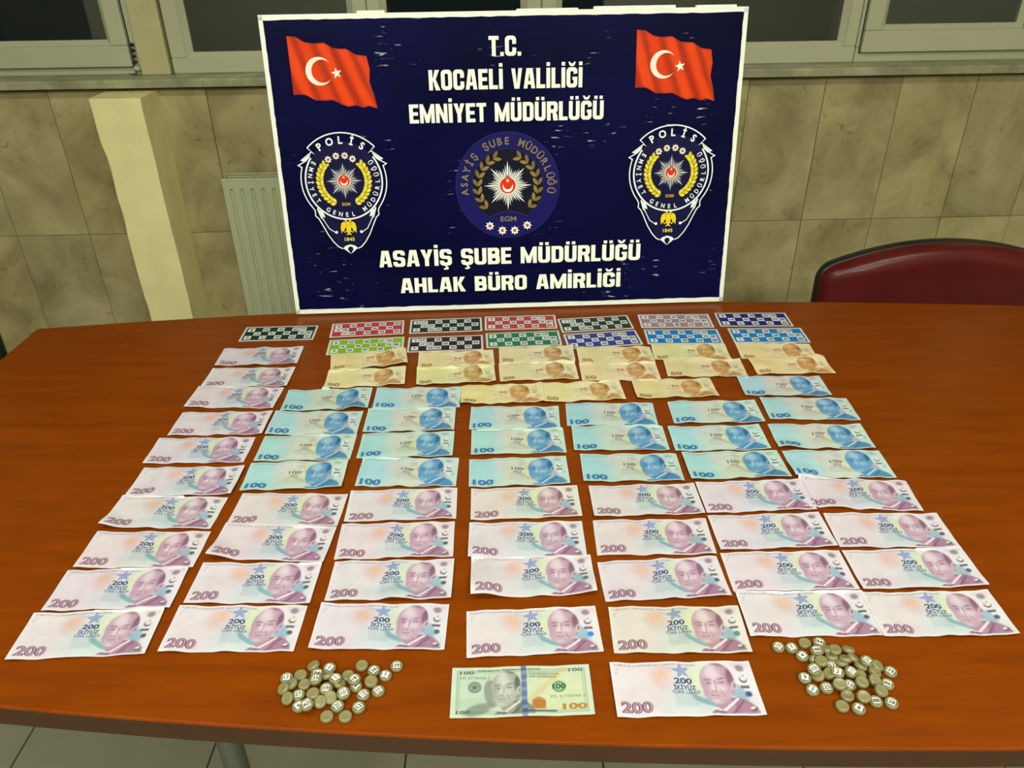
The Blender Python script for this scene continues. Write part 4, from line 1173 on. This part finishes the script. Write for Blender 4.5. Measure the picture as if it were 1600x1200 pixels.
placed = []      # sheets already lying on the table: (x, y, cos, sin, w, h, z grid)
def bilin(Z, w, h, x, y):
    ny, nx = Z.shape[0] - 1, Z.shape[1] - 1
    fx = np.clip(x / w * nx, 0, nx - 1e-6); fy = np.clip(y / h * ny, 0, ny - 1e-6)
    i, j = fx.astype(int), fy.astype(int); a, b = fx - i, fy - j
    return Z[j, i] * (1 - a) * (1 - b) + Z[j, i + 1] * a * (1 - b) + Z[j + 1, i] * (1 - a) * b + Z[j + 1, i + 1] * a * b
def sheet(name, kind, x, y, th, seed, label, cat, group, amp=1.0, lift=None, art=None, tint=(1, 1, 1), stiff=False, blot=None):
    nx, ny, U, V, C, cut = note_plan(kind)
    w, h = SIZES[kind]
    if art is not None: cut = cut_art(art, 8.0)
    if blot: C = mixm(C, ell(U, V, 148.5, 28, 3.8, 3.8, soft=.25), blot)
    r = random.Random(seed)
    X, Y = U - w / 2, V - h / 2
    if stiff: Z = np.zeros_like(U) + 0.0
    else:
        Z = amp * (0.55 * np.sin(2 * PI * X / r.uniform(55, 85) + r.uniform(0, 6.3) + Y * r.uniform(-.015, .015)) + 0.28 * np.sin(2 * PI * X / r.uniform(26, 40) + r.uniform(0, 6.3))
                   + 0.16 * np.sin(2 * PI * Y / r.uniform(40, 70) + r.uniform(0, 6.3)))
        Z += amp * r.uniform(0.2, 1.2) * sst(0.3, 1, np.abs(X) / (w / 2)) * (0.5 + 0.5 * np.sign(X) * r.choice((-1, 1)))
        Z += amp * r.uniform(0, 0.9) * sst(0.2, 1, -Y / (h / 2))
        # one sharp old fold across the middle
        Z += amp * 0.5 * np.clip(1 - np.abs(X - r.uniform(-8, 8)) / 14, 0, 1)
    for (lx, ly, rad, hgt) in (lift or []):     # lifted corners or edges: centre in note mm from the middle
        d = np.hypot((X - lx), (Y - ly)) / rad
        Z += hgt * (1 - sst(0, 1, d))
    Z = (Z - Z.min() + 0.25) / 1000.0
    c, s = math.cos(th), math.sin(th)
    WX = x + (c * X - s * Y) / 1000; WY = y + (s * X + c * Y) / 1000
    for (px, py, pc, ps, pw, ph, pz) in placed:
        if abs(px - x) > 0.17 or abs(py - y) > 0.1: continue
        dx, dy = WX - px, WY - py
        lx = (pc * dx + ps * dy) * 1000 + pw / 2; ly = (-ps * dx + pc * dy) * 1000 + ph / 2
        pad = 2.0
        ins = (lx > -pad) & (lx < pw + pad) & (ly > -pad) & (ly < ph + pad)
        if ins.any():
            zz = bilin(pz, pw, ph, lx, ly) + 0.00045
            Z = np.where(ins, np.maximum(Z, zz), Z)
    if not stiff and len(placed):
        for _ in range(3):      # paper bridges small steps
            P = np.pad(Z, 1, mode='edge'); Zs = (P[:-2, 1:-1] + P[2:, 1:-1] + P[1:-1, :-2] + P[1:-1, 2:]) / 4
            Z = np.maximum(Z, Zs)
    placed.append((x, y, c, s, w, h, Z))
    nvx = nx + 1
    base = np.stack([X.ravel() / 1000, Y.ravel() / 1000, Z.ravel()], 1)
    idx = np.arange((nx + 1) * (ny + 1)).reshape(ny + 1, nx + 1)
    quads = np.stack([idx[:-1, :-1], idx[:-1, 1:], idx[1:, 1:], idx[1:, :-1]], -1).reshape(-1, 4)
    verts = base; cols = C.reshape(-1, 3) * np.array(tint) * PRINT_TONE
    faces = quads.tolist()
    if cut is not None:
        P, F, Cc = cut
        off = 0.00010 * P[:, 2] + 0.00003
        tz = bilin(Z, w, h, P[:, 0], P[:, 1]) + off
        tv = np.stack([(P[:, 0] - w / 2) / 1000, (P[:, 1] - h / 2) / 1000, tz], 1)
        o = len(verts)
        verts = np.concatenate([verts, tv]); cols = np.concatenate([cols, Cc * np.array(tint) * PRINT_TONE])
        faces = faces + [tuple(i + o for i in f) for f in F]
    if stiff:       # card stock has a visible edge
        o = len(verts)
        ring = list(idx[0, :]) + list(idx[1:, -1]) + list(idx[-1, -2::-1]) + list(idx[-2:0:-1, 0])
        low = verts[ring].copy(); low[:, 2] = 0.0001
        verts = np.concatenate([verts, low]); cols = np.concatenate([cols, cols[ring]])
        m = len(ring); faces += [(ring[i], o + i, o + (i + 1) % m, ring[(i + 1) % m]) for i in range(m)]
    me = bpy.data.meshes.new(name)
    me.from_pydata(verts.tolist(), [], faces)
    me.materials.append(M['print'])
    at = me.color_attributes.new('Col', 'FLOAT_COLOR', 'POINT')
    buf = np.ones((len(verts), 4), np.float32); buf[:, :3] = np.clip(cols, 0, 1)
    at.data.foreach_set('color', buf.ravel())
    sm = np.zeros(len(me.polygons), bool)
    if not stiff: sm[:] = True
    me.polygons.foreach_set('use_smooth', sm)
    me.update()
    ob = bpy.data.objects.new(name, me)
    place(ob, None, (x, y, 0), (0, 0, th))
    return tag(ob, label, cat, group)

ORD = ['first', 'second', 'third', 'fourth', 'fifth', 'sixth', 'seventh', 'eighth', 'ninth', 'tenth']
# bingo cards
P1 = ([0, 2, 4, 6, 7], [1, 3, 5, 7, 8], [0, 2, 4, 6, 8]); P2 = ([0, 1, 3, 5, 7], [1, 2, 4, 6, 8], [0, 2, 3, 5, 7]); P3 = ([0, 2, 4, 6, 8], [0, 1, 3, 5, 7], [1, 2, 4, 6, 8])
CARDS = [((22, 56, 42), P1, 'dark green bingo card lying alone above the long column of pink notes'), ((200, 62, 72), P3, 'red bingo card in front of the sign board between the dark green and black cards'),
         ((140, 190, 44), P1, 'lime green bingo card partly under a brown fifty lira note'), ((36, 46, 42), P2, 'black bingo card between the two red cards by the sign board'),
         ((56, 32, 40), P2, 'dark maroon bingo card between the lime green and mid green cards'), ((196, 66, 72), P1, 'red bingo card in front of the sign board between two black cards'),
         ((42, 126, 84), P1, 'mid green bingo card between the maroon and indigo cards'), ((46, 62, 54), P2, 'black bingo card between the red and mauve cards by the sign board'),
         ((56, 66, 152), P1, 'indigo blue bingo card between the green and bright blue cards'), ((172, 138, 152), P1, 'mauve pink bingo card beside the navy card'),
         ((22, 130, 204), P1, 'bright blue bingo card between the indigo card and the other bright blue card'), ((36, 32, 122), P1, 'navy blue bingo card at the end of the row nearest the chair'),
         ((22, 130, 204), P1, 'bright blue bingo card at the end of its row, nearest the maroon chair')]
for i, ((x, y, th), (c, pat, lab)) in enumerate(zip(NOTES['card'], CARDS)):
    sheet('bingo_card', 'card', x, y, th, i, lab, 'bingo card', 'bingo cards in front of the sign board', stiff=True, art=art_card(pat, c, 50 + i))
# fifty lira notes: two rows of six then a row of three
F50 = NOTES['50']
names = ['row touching the bingo cards', 'second row from the bingo cards']
order50 = [0, 2, 4, 6, 8, 10, 1, 3, 5, 7, 9, 11, 12, 13, 14]
lift50 = {4: [(45, -34, 26, 5)], 8: [(15, -34, 26, 3.5)], 11: [(-60, 0, 30, 4), (60, 30, 26, 5)], 12: [(-74, -34, 30, 5)], 1: [(-74, -34, 26, 3)], 0: [(60, -20, 50, 3), (60, 34, 30, 3)], 2: [(-10, -34, 20, 3)]}
for i in order50:
    x, y, th = F50[i]
    if i < 12: lab = 'brown fifty lira banknote, %s, %s from the chair side' % (names[i % 2], ORD[5 - i // 2])
    else: lab = 'brown fifty lira banknote in the row of three, %s from the chair side' % ORD[14 - i]
    t = random.Random(300 + i)
    sheet('banknote', '50', x, y, th, 200 + i, lab, 'banknote', 'fifty lira banknotes', 2.2, lift50.get(i), tint=(t.uniform(.92, 1.03), t.uniform(.91, 1.01), t.uniform(.82, 1.0)))
# hundred lira notes, counted in columns from the chair side
H = NOTES['100']
cols100 = [[0, 1, 2, 3], [4, 5, 6, 7], [8, 9, 10], [11, 12, 13], [14, 15, 16], [17, 18, 19, 20]]
lift100 = {17: [(-77, -30, 46, 7)], 18: [(-60, -36, 30, 4)], 3: [(50, -36, 30, 3)], 14: [(40, -36, 34, 3.5)], 0: [(-20, 36, 30, 2)]}
for rowi in (3, 2, 1, 0):
    for ci, cc in enumerate(cols100):
        if rowi >= len(cc): continue
        i = cc[rowi]; x, y, th = H[i]
        lab = 'blue hundred lira banknote, %s row from the pink notes, %s column from the chair side' % (ORD[rowi], ORD[5 - ci])
        t = random.Random(500 + i)
        sheet('banknote', '100', x, y, th, 400 + i, lab, 'banknote', 'hundred lira banknotes', 1.8, lift100.get(i), tint=(t.uniform(.94, 1.04), t.uniform(.96, 1.02), t.uniform(.93, 1.03)))
# two hundred lira notes
T2 = NOTES['200']
lift200 = {19: [(-80, -20, 66, 10), (76, -30, 44, 6)], 3: [(-80, -36, 40, 6)], 12: [(-80, -36, 44, 6)], 16: [(20, -36, 30, 2.5)], 20: [(-70, -30, 40, 3)], 15: [(10, -36, 30, 3)], 29: [(30, -36, 30, 2)], 33: [(-40, -36, 30, 2.5)]}
seq = [9, 8, 7, 6, 5, 4]
grid = [[0, 1, 2, 3], [10, 11, 12, 13], [14, 15, 16, 17], [18, 19, 20, 21], [22, 23, 24, 25], [26, 27, 28, 29], [30, 31, 32, 33]]
for k in (3, 2, 1, 0): seq += [g[k] for g in grid]
seq.append(34)
for i in seq:
    x, y, th = T2[i]
    if i == 34: lab = 'pink two hundred lira banknote lying beside the dollar bill at the table edge'
    elif i < 10 and i > 3: lab = 'pink two hundred lira banknote in the long column, %s towards the dark green card' % ORD[i]
    else:
        ci = [k for k, g in enumerate(grid) if i in g][0]; ri = grid[ci].index(i)
        lab = 'pink two hundred lira banknote, %s row from the dollar bill, %s column from the chair' % (ORD[ri], ORD[6 - ci])
    t = random.Random(700 + i); yel = {21: .88, 22: .86, 25: .95, 24: .95, 2: .95, 13: .93}.get(i, t.uniform(.97, 1.02))
    sheet('banknote', '200', x, y, th, 600 + i, lab, 'banknote', 'two hundred lira banknotes', 1.6, lift200.get(i), tint=(t.uniform(.97, 1.02), t.uniform(.96, 1.01), yel), blot={18: (30, 140, 255), 34: (70, 90, 150), 22: (90, 150, 160), 19: (90, 130, 120), 24: (90, 120, 110)}.get(i))
x, y, th = NOTES['usd'][0]
sheet('dollar_bill', 'usd', x, y, th, 900, 'pale green hundred dollar bill with a blue strip near the table edge', 'banknote', 'foreign banknote', 1.0)

# ================================================================ BINGO TOKENS
TOKENS_DOLLAR = [(-0.2588,0.5919,"n17"), (-0.2439,0.5961,"b"), (-0.2312,0.6066,"t"), (-0.2133,0.6030,"n3"), (-0.2252,0.5979,"n84"),
(-0.2236,0.5848,"N33"), (-0.2580,0.5762,"t"), (-0.2502,0.5824,"t"), (-0.2375,0.5798,"b"), (-0.2481,0.5643,"t"), (-0.2374,0.5580,"n6"),
(-0.2261,0.5529,"N60"), (-0.2224,0.5658,"T"), (-0.2098,0.5718,"N59"), (-0.2137,0.5584,"t"), (-0.2036,0.5636,"t"), (-0.2017,0.5852,"N1"),
(-0.2124,0.5947,"t"), (-0.1970,0.5815,"t"), (-0.1899,0.5943,"b"), (-0.1805,0.5840,"N18"), (-0.1786,0.5796,"n4"), (-0.1893,0.5660,"N10"),
(-0.1944,0.5543,"n35"), (-0.2036,0.5417,"b"), (-0.1836,0.5414,"b"), (-0.1711,0.5524,"n52"), (-0.1685,0.5684,"n77"), (-0.1527,0.5729,"n21"),
(-0.1613,0.5813,"B"), (-0.1765,0.6082,"b"), (-0.1616,0.6005,"n36"), (-0.1475,0.5936,"n7"), (-0.1364,0.6064,"n39"), (-0.2408,0.5681,"n27")]
TOKENS_NOTE = [(0.3062,0.6263,"n15"), (0.3224,0.6233,"n7"), (0.3388,0.6314,"b"), (0.3560,0.6319,"n84"), (0.3465,0.6144,"N48"), (0.3320,0.6126,"n4"),
(0.3397,0.6088,"n61"), (0.3461,0.6011,"T"), (0.3675,0.6162,"B"), (0.3611,0.6203,"t"), (0.3847,0.6192,"t"), (0.3618,0.6091,"t"), (0.3776,0.6067,"t"),
(0.3850,0.6073,"t"), (0.3973,0.5995,"N31"), (0.3343,0.5891,"N10"), (0.3585,0.5983,"n57"), (0.3699,0.6002,"t"), (0.3741,0.5849,"N11"),
(0.3588,0.5844,"N2"), (0.3896,0.5949,"t"), (0.4089,0.5960,"t"), (0.4025,0.5875,"t"), (0.4214,0.5893,"n29"), (0.3226,0.5825,"n9"), (0.3375,0.5837,"t"),
(0.3512,0.5863,"t"), (0.3259,0.5666,"n5"), (0.3422,0.5691,"n25"), (0.3555,0.5693,"B"), (0.3686,0.5721,"n53"), (0.3810,0.5716,"B"),
(0.3979,0.5764,"t"), (0.4108,0.5727,"n86"), (0.3973,0.5598,"B"), (0.3612,0.5587,"n"), (0.3753,0.5528,"B"), (0.3892,0.5509,"n88"),
(0.4051,0.5487,"n28"), (0.3507,0.5457,"b"), (0.3672,0.5422,"n8"), (0.3857,0.5864,"b")]
TR, TT = 0.0073, 0.0056
bm = bmesh.new()
h2 = TT / 2
lathe(bm, [(0, -h2 + .0003), (.0046, -h2 + .0003), (.0056, -h2), (.0064, -h2 + .0003), (.0071, -h2 + .0012), (TR, -.0004), (TR, .0006), (.0071, h2 - .0011), (.0065, h2 - .0003), (.0060, h2), (.0056, h2 - .0001), (.0052, h2 - .0007), (0, h2 - .0007)], 28)
token_mesh_obj = bm_obj('bingo_token', bm, M['token'], None, smooth=True)
token_mesh = token_mesh_obj.data; bpy.data.objects.remove(token_mesh_obj)
bm = bmesh.new()
a = 0.0037
vs = [bm.verts.new((sx * a, sy * a, h2 - .00055)) for sx, sy in ((-1, -.92), (-.92, -1), (.92, -1), (1, -.92), (1, .92), (.92, 1), (-.92, 1), (-1, .92))]
bm.faces.new(vs)
sticker_obj = bm_obj('number_sticker', bm, M['sticker'], None); sticker_mesh = sticker_obj.data; bpy.data.objects.remove(sticker_obj)
num_cache = {}
def number_mesh(s):
    if s not in num_cache:
        A = Art(); v, f = text2d(s, .03)
        hh = .0050; sc = min(hh, .0068 / max(v[:, 0].max(), .01))
        A.text(s, 0, -hh / 2, v[:, 0].max() * sc, hh, (30, 30, 30), 0, .03, 'c')
        me = bpy.data.meshes.new('number'); me.from_pydata([(p[0], p[1], h2 - .00045) for p in A.v], [], A.f); me.materials.append(M['ink'])
        num_cache[s] = me
    return num_cache[s]
UNITS = 'zero one two three four five six seven eight nine ten eleven twelve thirteen fourteen fifteen sixteen seventeen eighteen nineteen'.split()
TENS = '- - twenty thirty forty fifty sixty seventy eighty ninety'.split()
def words(n):
    n = int(n)
    return UNITS[n] if n < 20 else TENS[n // 10] + ('-' + UNITS[n % 10] if n % 10 else '')
def token_pile(data, where, seed):
    r = random.Random(seed)
    pts = [[x, y] for x, y, _ in data]
    kinds = [k[0] for _, _, k in data]
    for _ in range(60):     # tokens lying flat on the wood do not share a spot
        for i in range(len(pts)):
            for j in range(i):
                fi, fj = kinds[i] in 'nb', kinds[j] in 'nb'
                if (kinds[i].isupper() != kinds[j].isupper()): continue
                lim = 2 * TR if (fi and fj) or (kinds[i].isupper()) else 0.0118
                if not fi and not fj and not kinds[i].isupper(): lim = 0.0092
                d = math.hypot(pts[i][0] - pts[j][0], pts[i][1] - pts[j][1])
                if 1e-6 < d < lim:
                    k = (lim - d) / d * 0.25
                    dx, dy = (pts[i][0] - pts[j][0]) * k, (pts[i][1] - pts[j][1]) * k
                    pts[i][0] += dx; pts[i][1] += dy; pts[j][0] -= dx; pts[j][1] -= dy
    cx = sum(p[0] for p in pts) / len(pts); cy = sum(p[1] for p in pts) / len(pts)
    # tokens without a visible number are told apart by the numbered token they lie nearest to
    fam = {}
    for q, (_, _, k) in zip(pts, data):
        if k[0] in 'nN' and len(k) > 1: continue
        dist, near = min((math.hypot(q[0] - p[0], q[1] - p[1]), kk[1:]) for p, (_, _, kk) in zip(pts, data) if kk[0] in 'nN' and len(kk) > 1)
        state = {'b': 'blank', 'B': 'blank', 't': 'tilted', 'T': 'tilted', 'n': 'hollow side up'}[k[0]]
        fam.setdefault((state, near), []).append((dist, tuple(q)))
    plain_names = {}
    for (state, near), members in fam.items():
        for rank, (_, q) in enumerate(sorted(members)): plain_names[q] = (state, near, rank, len(members) > 1)
    for (x, y), (_, _, k) in zip(pts, data):
        t, num = k[0], k[1:]
        az = r.uniform(0, 2 * PI)
        spin = r.uniform(-0.9, 0.9)
        if t in 'nb':
            tilt, z = 0.0, h2 + .0001
        elif t == 't':
            tilt = r.uniform(0.45, 0.62)
            az = math.atan2(y - cy, x - cx) + r.uniform(-.5, .5)      # leans on the middle of the pile
            z = TR * math.sin(tilt) + h2 * math.cos(tilt) * 0.8
        else:
            tilt = r.uniform(0.10, 0.24); z = TT + h2 + 0.0004 + TR * math.sin(tilt) * .35
            az = math.atan2(y - cy, x - cx) + r.uniform(-.6, .6)
        face_up = t in 'nN'
        R = Matrix.Rotation(az, 4, 'Z') @ Matrix.Rotation(tilt, 4, 'Y') @ Matrix.Rotation(-az + spin, 4, 'Z')
        if not face_up: R = R @ Matrix.Rotation(PI, 4, 'X')
        o = bpy.data.objects.new('bingo_token', token_mesh); col.objects.link(o)
        o.matrix_world = Matrix.Translation((x, y, z)) @ R
        if face_up and num: lab = 'olive plastic bingo token showing number %s in the pile %s' % (words(num), where)
        else:
            state, near, rank, many = plain_names[(x, y)]
            lab = '%s olive bingo token %snearest number %s in the pile %s' % (state, (ORD[rank] + ' ') if many else '', words(near), where)
        tag(o, lab, 'bingo token', 'bingo tokens in the pile ' + where)
        if face_up and num:
            st = bpy.data.objects.new('number_sticker', sticker_mesh); place(st, o)
            place(bpy.data.objects.new('number', number_mesh(num)), st)
token_pile(TOKENS_DOLLAR, 'beside the dollar bill', 3)
token_pile(TOKENS_NOTE, 'on the chair side', 8)
